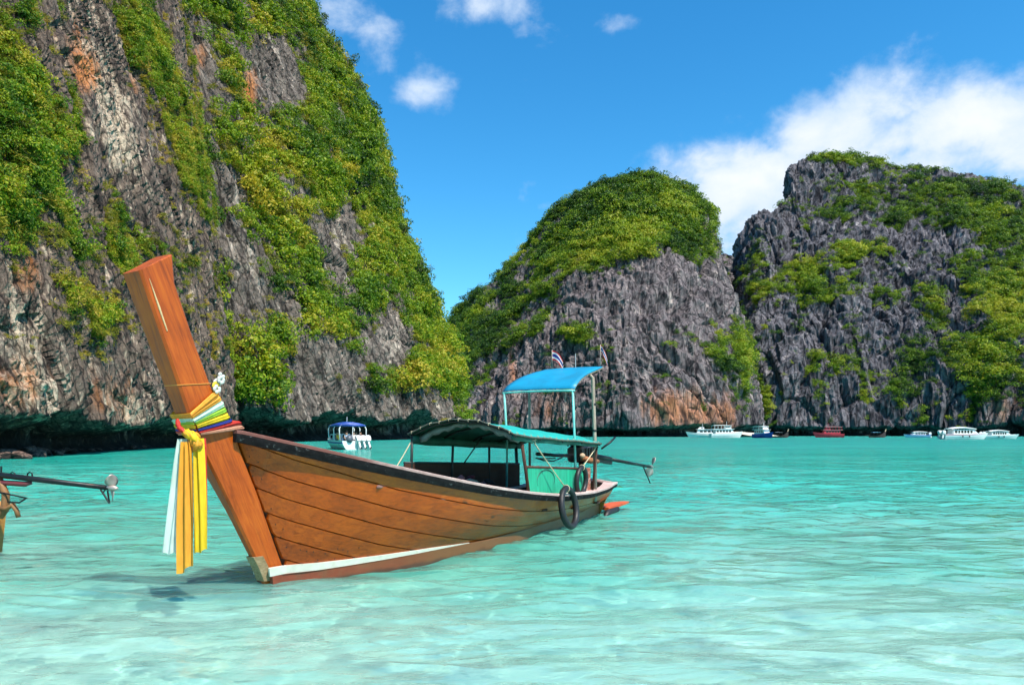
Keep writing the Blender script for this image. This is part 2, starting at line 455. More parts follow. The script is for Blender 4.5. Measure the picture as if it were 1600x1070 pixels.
def cliff(name, label, cols, nr, nc, material, amp, freq, shear, notch, veg_base, veg, pale, rust, vn, dens_scale=1.0):
    """cols: list of columns, each a list of (u, v, d) from the waterline up over the top; a sheet is spun over them and roughened"""
    C = np.array([[unproj(*q) for q in c] for c in cols])       # (ncol, nrow, 3)
    base = C[:, :1].copy(); base[..., 2] = -4
    C = np.concatenate([base, C], 1)
    G = cr(C, nc)                                               # along columns
    G = cr(np.swapaxes(G, 0, 1), nr)                            # (nr, nc, 3)
    du = np.gradient(G, axis=1); dv_ = np.gradient(G, axis=0)
    N = np.cross(du, dv_); N /= np.linalg.norm(N, axis=-1, keepdims=True) + 1e-9
    P = G.reshape(-1, 3); Nf = N.reshape(-1, 3)
    if ((np.array([0, 0, CAM_H]) - P) * Nf).sum(1).mean() < 0: Nf = -Nf
    Q = P.copy(); Q[:, 0] += shear * Q[:, 2]
    qf = Q * freq
    warp = np.stack([vnoise(qf * .8 + 9, 71), vnoise(qf * .8 + 31, 72), vnoise(qf * .8 + 57, 73)], 1)
    d = 1.5 * fbm(qf * np.array([.22, .22, .14]), 3, .5, 1)
    d += .75 * fbm(qf * np.array([1, 1, .28]) + .3 * warp, 4, .55, 10, True)
    f1, f2, idc = worley(qf * np.array([1.6, 1.6, .5]) + .45 * warp, 5)
    d += .50 * (idc - .5) - .40 * np.exp(-((f2 - f1) / .07) ** 2)
    # vertical flutes and ribs of weathered limestone
    flute = fbm(qf * np.array([5.5, 5.5, .45]) + .9 * warp, 3, .6, 20, True)
    d += .55 * flute
    f1, f2, idc = worley(qf * np.array([6.0, 6.0, .9]) + .9 * warp, 6)
    d += .16 * (idc - .5) - .14 * np.exp(-((f2 - f1) / .12) ** 2)
    d += .11 * fbm(qf * np.array([12, 12, 3.0]), 3, .65, 24, True)
    z = P[:, 2]
    P2 = P + Nf * (amp * d)[:, None]
    P2 += np.array([0, 0, 1.0]) * (amp * .10 * vnoise(qf * 9, 88))[:, None]
    # tidal notch: the sea has undercut the foot of the wall
    nh, nd = notch
    hx = nh * (1 + .75 * fbm(np.stack([P[:, 0] * freq * 1.1, P[:, 1] * freq * 1.1, 0 * z], 1), 4, .65, 33))
    k = nd * sstep(1.0, .45, P2[:, 2] / hx) * (1 - .25 * sstep(.25, .0, P2[:, 2] / hx))
    H = Nf.copy(); H[:, 2] = 0; H /= np.linalg.norm(H, axis=1, keepdims=True) + 1e-9
    P2 = P2 - H * k[:, None]
    u, v = proj(np.stack([P2[:, 0], np.maximum(P2[:, 1], 5), P2[:, 2]], 1))
    nz = .45 * fbm(Q * freq * np.array([.9, .9, .6]), 4, .55, 50) + .60 * fbm(Q * freq * np.array([3.2, 3.2, 2.0]), 3, .6, 60)
    g = P2.reshape(nr, nc, 3); NN = np.cross(np.gradient(g, axis=1), np.gradient(g, axis=0)).reshape(-1, 3)
    area = np.linalg.norm(NN, axis=1); NN = NN / (area[:, None] + 1e-9)
    NN *= np.sign((NN * Nf).sum(1))[:, None]
    up = NN[:, 2]
    dens = veg_base + blobs(u, v, veg) + nz * vn + .35 * np.clip(up, -.6, .8)
    dens = np.where(P2[:, 2] < hx * 1.05, -1, dens)
    pl = blobs(u, v, pale); ru = blobs(u, v, rust)
    o = grid_mesh(name, P2.reshape(nr, nc, 3), nr, nc, material, False, {'pale': pl, 'rust': ru}, flip=False)
    tag(o, label, None, None, 'structure')
    CLIFFS[o.name] = dict(P=P2, N=NN, area=area, dens=dens, u=u, v=v, Q=Q, freq=freq)
    return o

def col_lin(b, c, rows=6, curve=1.0, dpow=1.6, back=((.10, -.10),)):
    """a column from a base (u, v, d) up to a crest (u, v, d), then back over the top"""
    out = []
    for k in range(rows):
        fr_ = k / (rows - 1)
        out.append((b[0] + (c[0] - b[0]) * fr_ ** curve, b[1] + (c[1] - b[1]) * fr_, b[2] + (c[2] - b[2]) * fr_ ** dpow))
    for db, dz in back:
        d = c[2] * (1 + db); z = CAM_H + (VH - c[1]) / FPX * c[2]; z = z * (1 + dz)
        out.append((800 + (c[0] - 800) * (1 + .0), VH - (z - CAM_H) / d * FPX, d))
    return out
def wl(d): return VH + CAM_H / d * FPX       # picture row of the waterline at a distance

# near-left buttress
rA = rock_mat('warm_limestone', (.014, .010, .009), (.130, .096, .076), (.62, .49, .36), (.50, .17, .04), .28, .55, .25, .35, 2.6)
colsA = []
for u0, d0, sh, dt in ((-620, 27, 60, 12), (-400, 31, 60, 12), (-200, 37, 60, 13), (0, 45, 65, 15), (100, 53, 75, 16), (200, 65, 90, 18), (290, 81, 100, 20), (346, 96, 112, 22), (358, 118, 125, 26), (335, 150, 140, 30)):
    col = []
    for fr_ in (0, .12, .28, .46, .64, .82, 1.0):
        v_ = wl(d0) + (-190 - wl(d0)) * fr_
        col.append((u0 - sh * fr_ ** 1.5, v_, d0 + dt * fr_ ** 1.4))
    colsA.append(col)
cliff('cliff', 'warm grey and rust limestone wall rising at the left edge of the bay', colsA, 560, 400, rA, 1.25, .16, .28, (2.9, 4.2), -.62,
      [(60, 230, 110, 90, .3, .72), (30, 340, 110, 50, .3, .6), (10, 90, 60, 110, 0, .6), (235, 90, 42, 170, -.35, .8), (295, 270, 36, 90, -.3, .55), (200, 400, 60, 50, .4, .6),
       (170, 500, 80, 45, 0, .5), (320, 560, 30, 60, 0, .3), (165, 150, 50, 150, -.3, -.8), (100, 620, 260, 60, 0, -.9)],
      [(150, 90, 40, 90, -.2, .6), (190, 220, 35, 80, -.3, .9), (40, 560, 50, 80, 0, .7), (70, 620, 60, 40, 0, .4), (210, 640, 60, 40, 0, .8), (20, 480, 50, 60, 0, .3)],
      [(120, 70, 30, 60, 0, .5), (140, 120, 25, 40, 0, .6), (40, 430, 30, 40, 0, .6), (30, 600, 80, 60, .2, .55), (180, 620, 50, 60, 0, .5), (210, 130, 20, 40, 0, .4)], 1.4)

# green face behind it
rB = rock_mat('grey_limestone', (.018, .015, .014), (.150, .124, .106), (.54, .45, .37), (.50, .18, .045), .35, .22, .3, .8, 3.0)
edge = [(737, 684), (716, 630), (690, 535), (648, 432), (606, 330), (576, 205), (530, 105), (474, 0), (415, -120)]
colsB = []
for u0, d0, fac, dt in ((250, 112, .35, 25), (360, 120, .45, 28), (450, 131, .56, 32), (550, 148, .70, 36), (640, 170, .84, 40), (700, 192, .94, 44), (737, 218, 1.0, 50), (742, 248, 1.04, 58), (735, 300, 1.15, 70)):
    col = []
    for i_, (eu, ev) in enumerate(edge):
        fr_ = i_ / (len(edge) - 1)
        d_ = d0 + dt * fr_ ** 1.3
        col.append((u0 + (eu - 737) * fac, wl(d0) if i_ == 0 else ev, d_))
    colsB.append(col)
cliff('cliff', 'steep cliff face cloaked in green shrubs left of centre', colsB, 470, 330, rB, 2.3, .075, .30, (5.4, 9.0), .36,
      [(425, 110, 42, 62, .2, -1.4), (300, 80, 34, 90, -.4, -1.2), (530, 365, 30, 45, 0, -1.3), (385, 440, 34, 110, -.25, -1.2), (505, 590, 75, 62, 0, -1.6), (612, 530, 30, 52, 0, -1.3),
       (650, 632, 95, 26, 0, -1.2), (505, 30, 14, 50, -.4, -.9), (470, 645, 80, 22, 0, -1.2), (440, 480, 40, 18, 0, -.6), (400, 605, 50, 55, 0, 1.2), (700, 560, 30, 60, 0, .6), (620, 590, 60, 22, 0, .7), (600, 280, 60, 160, -.4, .3)],
      [(530, 365, 25, 40, 0, .5), (612, 530, 26, 45, 0, .7), (385, 400, 30, 60, 0, .4), (470, 620, 40, 40, 0, .3)],
      [(390, 140, 16, 40, 0, .9), (310, 90, 20, 40, 0, .6), (650, 640, 60, 20, 0, .3)], 1.35)

# middle mountain
rC = rock_mat('violet_grey_limestone', (.018, .015, .021), (.165, .138, .142), (.50, .41, .37), (.46, .19, .09), .22, .11, 0, 1.6, 3.2)
colsC = []
for b, c in (((580, 372), (600, 600, 430)), ((690, 350), (690, 530, 430)), ((745, 334), (738, 468, 425)), ((795, 320), (780, 436, 418)), ((840, 308), (826, 393, 408)), ((890, 299), (878, 334, 398)),
             ((940, 294), (930, 300, 392)), ((985, 293), (973, 283, 388)), ((1030, 296), (1010, 279, 386)), ((1075, 301), (1048, 288, 386)), ((1115, 308), (1082, 310, 388)), ((1148, 318), (1107, 340, 390)),
             ((1178, 336), (1130, 393, 396))):
    colsC.append(col_lin((b[0], wl(b[1]), b[1]), c, 7, 1.25 if b[0] > 1100 else 1.0, 1.9, ((.10, -.04), (.25, -.35), (.35, -1.0))))
colsC.append([(1186, wl(372), 372)] + [(1186 - 52 * f_ ** 1.25, wl(372) + (400 - wl(372)) * f_, 372 + 58 * f_) for f_ in (1 / 6, 2 / 6, .5, 4 / 6, 5 / 6, 1)] + [(1133, 430, 470), (1133, 520, 500), (1133, 682, 520)])
colsC.append([(1176, wl(430), 430)] + [(1176 - 50 * f_, wl(430) + (420 - wl(430)) * f_, 430 + 50 * f_) for f_ in (1 / 6, 2 / 6, .5, 4 / 6, 5 / 6, 1)] + [(1126, 450, 500), (1126, 540, 515), (1126, 682, 530)])
cliff('mountain', 'domed limestone mountain with a green crown across the bay', colsC, 400, 370, rC, 4.6, .032, .0, (5.0, 8.0), -.72,
      [(960, 345, 150, 85, .15, 1.35), (1050, 330, 90, 60, .3, .8), (800, 480, 80, 60, -.5, .75), (735, 520, 50, 80, 0, .55), (880, 400, 70, 60, -.5, .6), (760, 620, 40, 60, 0, .5), (1090, 530, 100, 36, .35, 1.15), (885, 520, 50, 18, 0, 1.0),
       (960, 530, 30, 40, 0, .5), (945, 590, 18, 50, 0, .3), (1155, 570, 18, 60, -.2, .7), (1050, 452, 80, 56, 0, -1.5), (1128, 370, 22, 60, -.3, -.5), (990, 480, 40, 40, 0, -.5), (915, 455, 40, 30, -.3, -.5), (800, 590, 40, 60, 0, -.4)],
      [(1050, 450, 60, 40, 0, .25), (1060, 620, 60, 50, 0, .45), (840, 640, 40, 40, 0, .2)],
      [(1080, 640, 70, 50, 0, .55), (1030, 640, 40, 30, 0, .4), (850, 630, 50, 50, 0, .45), (1130, 650, 40, 30, 0, .4), (800, 560, 10, 60, 0, .6)], 1.9)

# right mountain
rD = rock_mat('dark_violet_limestone', (.014, .013, .020), (.122, .114, .130), (.43, .38, .37), (.36, .19, .11), .22, .10, 0, 1.8, 3.5)
colsD = []
for b, c in (((1120, 470), (1135, 420, 520)), ((1155, 425), (1147, 376, 480)), ((1195, 388), (1176, 336, 462)), ((1235, 376), (1216, 318, 462)), ((1275, 372), (1227, 298, 480)), ((1310, 370), (1240, 257, 492)),
             ((1350, 368), (1296, 243, 500)), ((1395, 366), (1352, 254, 502)), ((1440, 364), (1402, 264, 500)), ((1485, 360), (1452, 268, 496)), ((1530, 354), (1504, 268, 490)), ((1575, 346), (1556, 278, 482)),
             ((1630, 336), (1612, 306, 470)), ((1700, 325), (1690, 350, 455)), ((1800, 310), (1800, 400, 440))):
    colsD.append(col_lin((b[0], wl(b[1]), b[1]), c, 7, 1.0, 1.7, ((.08, -.04), (.2, -.35), (.3, -1.0))))
cliff('mountain', 'dark violet limestone mountain with fluted walls at the right', colsD, 400, 380, rD, 6.2, .026, .0, (5.5, 9.0), -.70,
      [(1545, 450, 90, 130, 0, 1.15), (1490, 560, 90, 50, -.2, .85), (1590, 560, 50, 60, 0, .6), (1325, 395, 85, 24, -.42, 1.35), (1310, 240, 75, 16, 0, 1.1), (1430, 310, 90, 46, .2, .9), (1320, 325, 60, 36, 0, .7), (1320, 560, 50, 50, 0, .75),
       (1200, 480, 26, 50, 0, .6), (1192, 620, 22, 60, 0, .8), (1440, 480, 50, 40, 0, .5), (1345, 600, 20, 30, 0, .6), (1405, 605, 18, 30, 0, .7), (1490, 258, 90, 12, 0, .9), (1590, 320, 40, 30, 0, .5), (1180, 370, 20, 30, 0, .4)],
      [(1540, 640, 70, 40, 0, .3), (1300, 300, 50, 50, 0, .1)],
      [(1580, 630, 50, 40, 0, .35), (1540, 640, 60, 30, 0, .3)], 2.0)

# ------------------------------------------------------------------ cliff vegetation
def clump_mesh(name, nleaf, seed, flat=.75, leaf=.16, grassy=False):
    g = np.random.default_rng(seed)
    lobes = g.normal(0, .36, (6, 3)) * (1, 1, .7) + (0, 0, .15)
    c = lobes[g.integers(0, 6, nleaf)]
    d = g.normal(0, 1, (nleaf, 3)); d /= np.linalg.norm(d, axis=1, keepdims=True); d[:, 2] = np.abs(d[:, 2]) * 1.0 - .25
    p = c + d * (.50 * g.uniform(.75, 1.05, (nleaf, 1))) * (1, 1, flat)
    n = d + g.normal(0, .55, (nleaf, 3)) + (0, 0, .35); n /= np.linalg.norm(n, axis=1, keepdims=True)
    a = np.cross(n, g.normal(0, 1, (nleaf, 3))); a /= np.linalg.norm(a, axis=1, keepdims=True); b = np.cross(n, a)
    s = leaf * g.uniform(.6, 1.4, (nleaf, 1))
    if grassy:
        a = d + (0, 0, .1) + g.normal(0, .25, (nleaf, 3)); a /= np.linalg.norm(a, axis=1, keepdims=True); b = np.cross(a, g.normal(0, 1, (nleaf, 3))); b /= np.linalg.norm(b, axis=1, keepdims=True)
        v = np.stack([p - a * s * 2 - b * s * .3, p - a * s * 2 + b * s * .3, p + a * s * 1.6 + b * s * .15 - (0, 0, .04), p + a * s * 2.0 - b * s * .1 - (0, 0, .1)], 1)
    else:
        v = np.stack([p - a * s, p - b * s * .55, p + a * s, p + b * s * .55], 1)
    me = bpy.data.meshes.new(name); me.from_pydata(v.reshape(-1, 3).tolist(), [], np.arange(nleaf * 4).reshape(-1, 4).tolist())
    at = me.attributes.new('leaf', 'FLOAT', 'FACE'); at.data.foreach_set('value', g.uniform(0, 1, nleaf).astype(np.float32))
    return me
GREEN = leaf_mat('shrub_leaves', [(0.0, (.010, .032, .006)), (.25, (.040, .105, .007)), (.5, (.130, .235, .010)), (.75, (.27, .34, .012)), (1.0, (.42, .34, .03))], .34)
DRY = leaf_mat('dry_tuft_leaves', [(0.0, (.06, .065, .008)), (.3, (.18, .19, .014)), (.6, (.33, .28, .022)), (1.0, (.50, .31, .045))])
FAR = leaf_mat('far_tree_leaves', [(0.0, (.010, .034, .012)), (.3, (.036, .095, .012)), (.55, (.110, .205, .012)), (.8, (.25, .33, .012)), (1.0, (.36, .36, .03))], .34)
def clump_set(tagname, material, n, nleaf, leaf, flat, grassy=False):
    c = bpy.data.collections.new(tagname)
    for k in range(n):
        me = clump_mesh(tagname, nleaf, hash(tagname) % 1000 + k if False else 100 + 13 * k + len(tagname), flat, leaf, grassy); me.materials.append(material)
        c.objects.link(bpy.data.objects.new(tagname, me))
    return c
def scatter(name, label, pts, nrm, scl, tone, coll, seed):
    me = bpy.data.meshes.new(name); me.from_pydata(pts.tolist(), [], [])
    g = np.random.default_rng(seed)
    rot = np.stack([g.normal(0, .25, len(pts)), g.normal(0, .25, len(pts)), g.uniform(0, 6.28, len(pts))], 1)
    a = me.attributes.new('rot', 'FLOAT_VECTOR', 'POINT'); a.data.foreach_set('vector', rot.astype(np.float32).ravel())
    for k, v in (('scl', scl), ('tone', tone)):
        a = me.attributes.new(k, 'FLOAT', 'POINT'); a.data.foreach_set('value', v.astype(np.float32))
    o = bpy.data.objects.new(name, me); COL.objects.link(o)
    ng = bpy.data.node_groups.new(name, 'GeometryNodeTree')
    ng.interface.new_socket('Geometry', in_out='INPUT', socket_type='NodeSocketGeometry')
    ng.interface.new_socket('Geometry', in_out='OUTPUT', socket_type='NodeSocketGeometry')
    gi = ng.nodes.new('NodeGroupInput'); go = ng.nodes.new('NodeGroupOutput')
    ip = ng.nodes.new('GeometryNodeInstanceOnPoints'); ci = ng.nodes.new('GeometryNodeCollectionInfo')
    ci.inputs['Collection'].default_value = coll; ci.inputs['Separate Children'].default_value = True; ci.inputs['Reset Children'].default_value = True
    ip.inputs['Pick Instance'].default_value = True
    def named(nm, ty):
        n = ng.nodes.new('GeometryNodeInputNamedAttribute'); n.data_type = ty; n.inputs['Name'].default_value = nm
        return n.outputs[0]
    e2r = ng.nodes.new('FunctionNodeEulerToRotation')
    ng.links.new(named('rot', 'FLOAT_VECTOR'), e2r.inputs[0])
    ng.links.new(gi.outputs[0], ip.inputs['Points']); ng.links.new(ci.outputs[0], ip.inputs['Instance'])
    ng.links.new(e2r.outputs[0], ip.inputs['Rotation']); ng.links.new(named('scl', 'FLOAT'), ip.inputs['Scale'])
    ng.links.new(ip.outputs[0], go.inputs[0])
    md = o.modifiers.new('scatter', 'NODES'); md.node_group = ng
    return tag(o, label, 'shrubs', None, 'stuff')
SHRUB = clump_set('shrub_clump', GREEN, 7, 300, .082, .85)
TUFT = clump_set('tuft_clump', DRY, 5, 110, .10, .8, True)
FART = clump_set('tree_clump', FAR, 7, 280, .082, .9)
def plant(cname, name, label, n, rad, coll, seed, thr=0.0, tone0=.5, tv=.35, sink=.25, sig=.5, lift=.25, tone_blobs=(), gain=3.0):
    c = CLIFFS[cname]; g = np.random.default_rng(seed)
    wgt = np.clip((c['dens'] - thr) * gain, 0, 1) * c['area']
    inview = (c['u'] > -260) & (c['u'] < 1860) & (c['v'] > -160)
    wgt = np.where(inview, wgt, wgt * .03)
    i = g.choice(len(wgt), n, p=wgt / wgt.sum())
    P = c['P'][i]; N = c['N'][i]
    s = rad * np.minimum(np.exp(g.normal(0, sig, n)), 1.7) * (.6 + .6 * np.clip(c['dens'][i] - thr, 0, 1))
    P = P + N * (s * (lift * g.uniform(-.4, 2.2, n)))[:, None] + np.stack([0 * s, 0 * s, -s * sink], 1)
    tone = tone0 + tv * (1.5 * fbm(c['Q'][i] * c['freq'] * 1.1, 3, .6, seed) + .35 * g.normal(0, 1, n) * .5) + blobs(c['u'][i], c['v'][i], tone_blobs)
    return scatter(name, label, P, N, s, tone, coll, seed)
plant('cliff', 'cliff_shrubs', 'yellow green shrubs clinging to the near left rock wall', 8500, .85, SHRUB, 21, .0, .60, .4, .2)
plant('cliff', 'cliff_tufts', 'dry straw coloured grass tufts on ledges of the near left rock wall', 11000, .50, TUFT, 22, -.45, .50, .4, .1, gain=1.2)
plant('cliff.001', 'cliff_shrubs', 'dense green shrubs covering the steep face left of centre', 11500, 2.3, SHRUB, 23, .0, .58, .42, .2)
plant('cliff.001', 'cliff_tufts', 'straw coloured tufts on bare rock of the face left of centre', 3500, 1.0, TUFT, 24, -.6, .45, .4, .1, gain=1.0)
plant('mountain', 'mountain_forest', 'dark and light green forest on the domed middle mountain', 11500, 2.8, FART, 25, .0, .53, .40, .2, tone_blobs=[(1090, 530, 110, 50, .3, .15), (890, 520, 60, 30, 0, .15), (960, 540, 50, 60, 0, .15), (740, 500, 70, 120, 0, -.22)])  # last blob darkens the left flank: its shade put into the leaf colour
plant('mountain', 'mountain_scrub', 'small scrub speckled over the bare walls of the middle mountain', 3500, 1.7, FART, 26, -.7, .42, .3, .1, gain=.8)
plant('mountain.001', 'mountain_forest', 'yellow green and dark forest on the right mountain', 10000, 2.9, FART, 27, .0, .53, .36, .2, tone_blobs=[(1540, 470, 110, 120, 0, .16), (1325, 395, 90, 30, -.4, .12), (1430, 310, 90, 46, 0, -.2)])
plant('mountain.001', 'mountain_scrub', 'small scrub speckled over the fluted walls of the right mountain', 4500, 2.0, FART, 28, -.7, .4, .3, .1, gain=.8)

# ------------------------------------------------------------------ the longtail boat in front
AX = Vector((.52, .854, 0)).normalized()      # from bow to stern
BOW = Vector((-2.54, 7.6, 0))
BRZ = math.atan2(AX.y, AX.x)
def L(t, p, z): return Vector((t, -p, z))      # boat frame: t aft of the forefoot, p towards the near side, z over the water
BM = Matrix.Translation(BOW) @ Matrix.Rotation(BRZ, 4, 'Z')
def boat_thing(name, label, cat, at, group=None):
    w_ = BM @ at
    return thing(name, label, cat, w_, BRZ, group)

def wood_mat(name, c1, c2, c3, rough=.34, coat=.5, knots=True, sc=1.0, bleach=0.0, along='x'):
    m = bpy.data.materials.new(name); m.use_nodes = True; t = NT(m.node_tree); b = m.node_tree.nodes['Principled BSDF']
    co = t.new('ShaderNodeTexCoord').outputs['Object']
    rnd = t.new('ShaderNodeObjectInfo').outputs['Random']
    cv = t.vmath('ADD', co, t.new('ShaderNodeCombineXYZ').outputs[0])
    off = t.new('ShaderNodeCombineXYZ'); t.put(off.inputs[0], t.math('MULTIPLY', rnd, 37.0)); t.put(off.inputs[1], t.math('MULTIPLY', rnd, 11.0))
    if along == 'z':      # the grain follows the rake of the post
        sz_ = t.new('ShaderNodeSeparateXYZ'); t.put(sz_.inputs[0], co); cz_ = t.new('ShaderNodeCombineXYZ')
        t.put(cz_.inputs[0], t.math('ADD', sz_.outputs[0], t.math('MULTIPLY', sz_.outputs[2], .46))); t.put(cz_.inputs[1], sz_.outputs[1]); t.put(cz_.inputs[2], sz_.outputs[2]); co = cz_.outputs[0]
    cv = t.vmath('ADD', co, off.outputs[0])
    grain = t.noise(t.scale(cv, (1.2, 9, 9) if along == 'x' else (9, 9, .9)), 3.0 * sc, 6, .65, .8)
    streak = t.noise(t.scale(cv, (.5, 22, 22) if along == 'x' else (22, 22, .5)), 2.2 * sc, 4, .6, .3)
    big = t.noise(cv, 1.3 * sc, 4, .6, .5)
    f = t.math('ADD', t.math('MULTIPLY', grain, .55), t.math('ADD', t.math('MULTIPLY', big, .35), t.math('MULTIPLY', t.math('SUBTRACT', rnd, .5), .12)))
    c = t.ramp(f, [(.30, c1), (.46, c2), (.62, c3)])
    c = t.mix(t.mapr(streak, .52, .72, 0, .32), c, tuple(x * .45 for x in c1))
    if knots:
        vo = t.new('ShaderNodeTexVoronoi'); t.put(vo.inputs['Vector'], t.scale(cv, (.8, 1.6, 1.6) if along == 'x' else (1.7, 1.7, .8))); t.put(vo.inputs['Scale'], 1.6 * sc)
        k = t.mapr(t.math('ADD', vo.outputs['Distance'], t.math('MULTIPLY', t.math('SUBTRACT', grain, .5), .12)), .035, .10, .85, 0)
        c = t.mix(k, c, (.035, .012, .004))
        st = t.mapr(t.noise(cv, 2.3, 5, .65, .7), .64, .76, 0, .45)
        c = t.mix(st, c, (.07, .026, .008))
    if bleach: c = t.mix(t.mapr(t.noise(cv, 5, 5, .7), .42, .6, 0, bleach), c, (.42, .36, .30))
    t.put(b.inputs['Base Color'], c); t.put(b.inputs['Roughness'], t.mapr(grain, .3, .7, rough * .8, rough * 1.5))
    b.inputs['Coat Weight'].default_value = coat; b.inputs['Coat Roughness'].default_value = .22; b.inputs['Specular IOR Level'].default_value = .3
    bn = t.new('ShaderNodeBump'); t.put(bn.inputs['Strength'], .5); t.put(bn.inputs['Distance'], .004)
    t.put(bn.inputs['Height'], t.math('ADD', grain, t.math('MULTIPLY', big, 1.2))); t.l.new(bn.outputs[0], b.inputs['Normal'])
    return m
PLANK = wood_mat('varnished_hull_plank', (.18, .028, .002), (.41, .070, .003), (.56, .118, .006), .34, .2)
PLANK2 = wood_mat('worn_hull_plank', (.22, .075, .012), (.42, .17, .03), (.52, .26, .06), .45, .2)
POST = wood_mat('varnished_prow', (.22, .036, .003), (.42, .075, .005), (.54, .125, .010), .38, .12, along='z')
RAILW = wood_mat('weathered_rail', (.26, .15, .13), (.46, .33, .30), (.60, .48, .45), .75, 0, False, 2.0)
def _rail():
    t = NT(RAILW.node_tree); b = RAILW.node_tree.nodes['Principled BSDF']; src = b.inputs['Base Color'].links[0].from_socket
    co = t.new('ShaderNodeTexCoord').outputs['Object']; sp = t.new('ShaderNodeSeparateXYZ'); t.put(sp.inputs[0], co)
    f = t.math('ADD', sp.outputs[0], t.math('MULTIPLY', t.math('SUBTRACT', t.noise(co, 2.5, 5), .5), 3.0))
    t.put(b.inputs['Base Color'], t.mix(t.mapr(f, .2, 2.4, .9, 0), src, (.13, .032, .022)))     # red paint still on the bow end, worn off aft
_rail()
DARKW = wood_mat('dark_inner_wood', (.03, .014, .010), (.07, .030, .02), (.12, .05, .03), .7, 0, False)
def red_fade():
    m = mat('red_to_bare_board', (.26, .050, .018), .5, var=.35, scale=3, stretch=(.6, 2, 2), dirt=(.16, .07, .03), dirt_amt=.5)
    t = NT(m.node_tree); b = m.node_tree.nodes['Principled BSDF']; src = b.inputs['Base Color'].links[0].from_socket
    sp = t.new('ShaderNodeSeparateXYZ'); co = t.new('ShaderNodeTexCoord').outputs['Object']; t.put(sp.inputs[0], co)
    f = t.math('ADD', sp.outputs[0], t.math('MULTIPLY', t.math('SUBTRACT', t.noise(co, 1.2, 4), .5), 2.5))
    t.put(b.inputs['Base Color'], t.mix(t.mapr(f, .5, 2.6), src, (.17, .066, .020)))
    src = b.inputs['Base Color'].links[0].from_socket
    t.put(b.inputs['Base Color'], t.mix(t.mapr(t.math('ADD', sp.outputs[2], t.math('MULTIPLY', t.math('SUBTRACT', t.noise(co, 4, 4), .5), .10)), .02, .07, .7, 0), src, (.03, .022, .014))); return m
RED = mat('red_bottom_paint', (.30, .055, .02), .5, var=.35, scale=3, stretch=(.6, 2, 2), dirt=(.16, .07, .03), dirt_amt=.5)
WHITE_ST = mat('white_stripe_paint', (.58, .59, .50), .5, var=.15, scale=8, dirt=(.35, .33, .22), dirt_amt=.3, dirt_scale=6)
BITUMEN = mat('tarred_rub_rail', (.012, .011, .012), .8, var=.5, scale=14, dirt=(.55, .60, .60), dirt_amt=.16, dirt_scale=17, bump=.004, spec=.15)
TARP = mat('shaded_tarpaulin', (.012, .155, .10), .6, var=.5, scale=3, bump=.01, transl=.05)  # darker green carries the shade under the awning
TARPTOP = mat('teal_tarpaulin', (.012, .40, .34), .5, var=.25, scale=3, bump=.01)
BLUET = mat('blue_tarpaulin', (.006, .29, .50), .5, var=.25, scale=2.2, bump=.012, transl=.10)
GPAINT = mat('green_paint_panel', (.015, .40, .22), .45, var=.3, scale=2.4, stretch=(5, 5, .6), dirt=(.01, .16, .09), dirt_amt=.35, dirt_scale=4)
POLEW = mat('grey_wood_pole', (.42, .34, .27), .8, var=.5, scale=9, stretch=(3, 3, .4))
POLED = mat('dark_painted_pole', (.015, .022, .020), .5, var=.4, scale=8)
POLET = mat('teal_painted_pole', (.16, .55, .50), .45, var=.25, scale=9, dirt=(.4, .35, .25), dirt_amt=.3, dirt_scale=12)
ROPE = mat('pale_rope', (.66, .55, .36), .9, var=.35, scale=40)
RUBBER = mat('black_rubber', (.016, .015, .018), .5, var=.4, scale=18, bump=.002, spec=.45)
METALD = mat('dark_oily_metal', (.022, .026, .028), .42, .6, var=.5, scale=10, dirt=(.16, .07, .03), dirt_amt=.3, dirt_scale=12)
METALG = mat('grey_cast_metal', (.36, .34, .32), .45, .5, var=.4, scale=8, dirt=(.22, .11, .06), dirt_amt=.4, dirt_scale=9)
RUST = mat('rusty_metal', (.34, .13, .05), .75, .1, var=.5, scale=12, dirt=(.08, .04, .03), dirt_amt=.4)
BLADE = mat('worn_bronze_blade', (.52, .43, .38), .42, .55, var=.35, scale=6)
WORN = wood_mat('bleached_foot', (.14, .09, .045), (.27, .19, .10), (.40, .31, .19), .85, 0, False, 2.0)

REDF = red_fade()
boat = thing('longtail_boat', 'varnished wooden longtail boat with tall raked prow and green awning in the foreground', 'boat', BOW, BRZ)

# hull tables: aft distance -> half width and height
GT = np.array([-.46, -.21, .10, .35, .67, 1.19, 2.07, 2.86, 3.85, 4.86, 6.2, 7.2, 7.95])
GW = np.array([.13, .36, .52, .61, .69, .79, .90, .95, .96, .92, .78, .62, .44])
GZ = np.array([1.615, 1.535, 1.455, 1.395, 1.322, 1.210, 1.035, .895, .755, .650, .595, .605, .650])
CT = np.array([.16, .45, .75, 1.25, 1.72, 2.35, 3.1, 3.9, 4.75, 5.85, 6.8, 7.6, 7.95])
CW = np.array([.11, .265, .355, .475, .555, .625, .665, .650, .575, .455, .335, .20, .14])
CZ = np.array([.215, .215, .21, .20, .19, .17, .165, .165, .165, .175, .19, .22, .24])
def gun(t_): return float(np.interp(t_, GT, GW)), float(np.interp(t_, GT, GZ))
def smooth_tab(T, V, t_):
    # gentle smoothing of the tables so that planks bend fairly
    return np.mean([np.interp(np.clip(t_ + o_, T[0], T[-1]), T, V) for o_ in (-.22, -.11, 0, .11, .22)], axis=0)
STEM_Z = lambda t_: float(np.interp(t_, [-.46, -.163, .16], [1.60, .945, .215]))
def stations(n=110): return np.concatenate([np.linspace(-.455, 1.0, 46)[:-1], np.linspace(1.0, 7.93, n - 45)])
ST = stations()
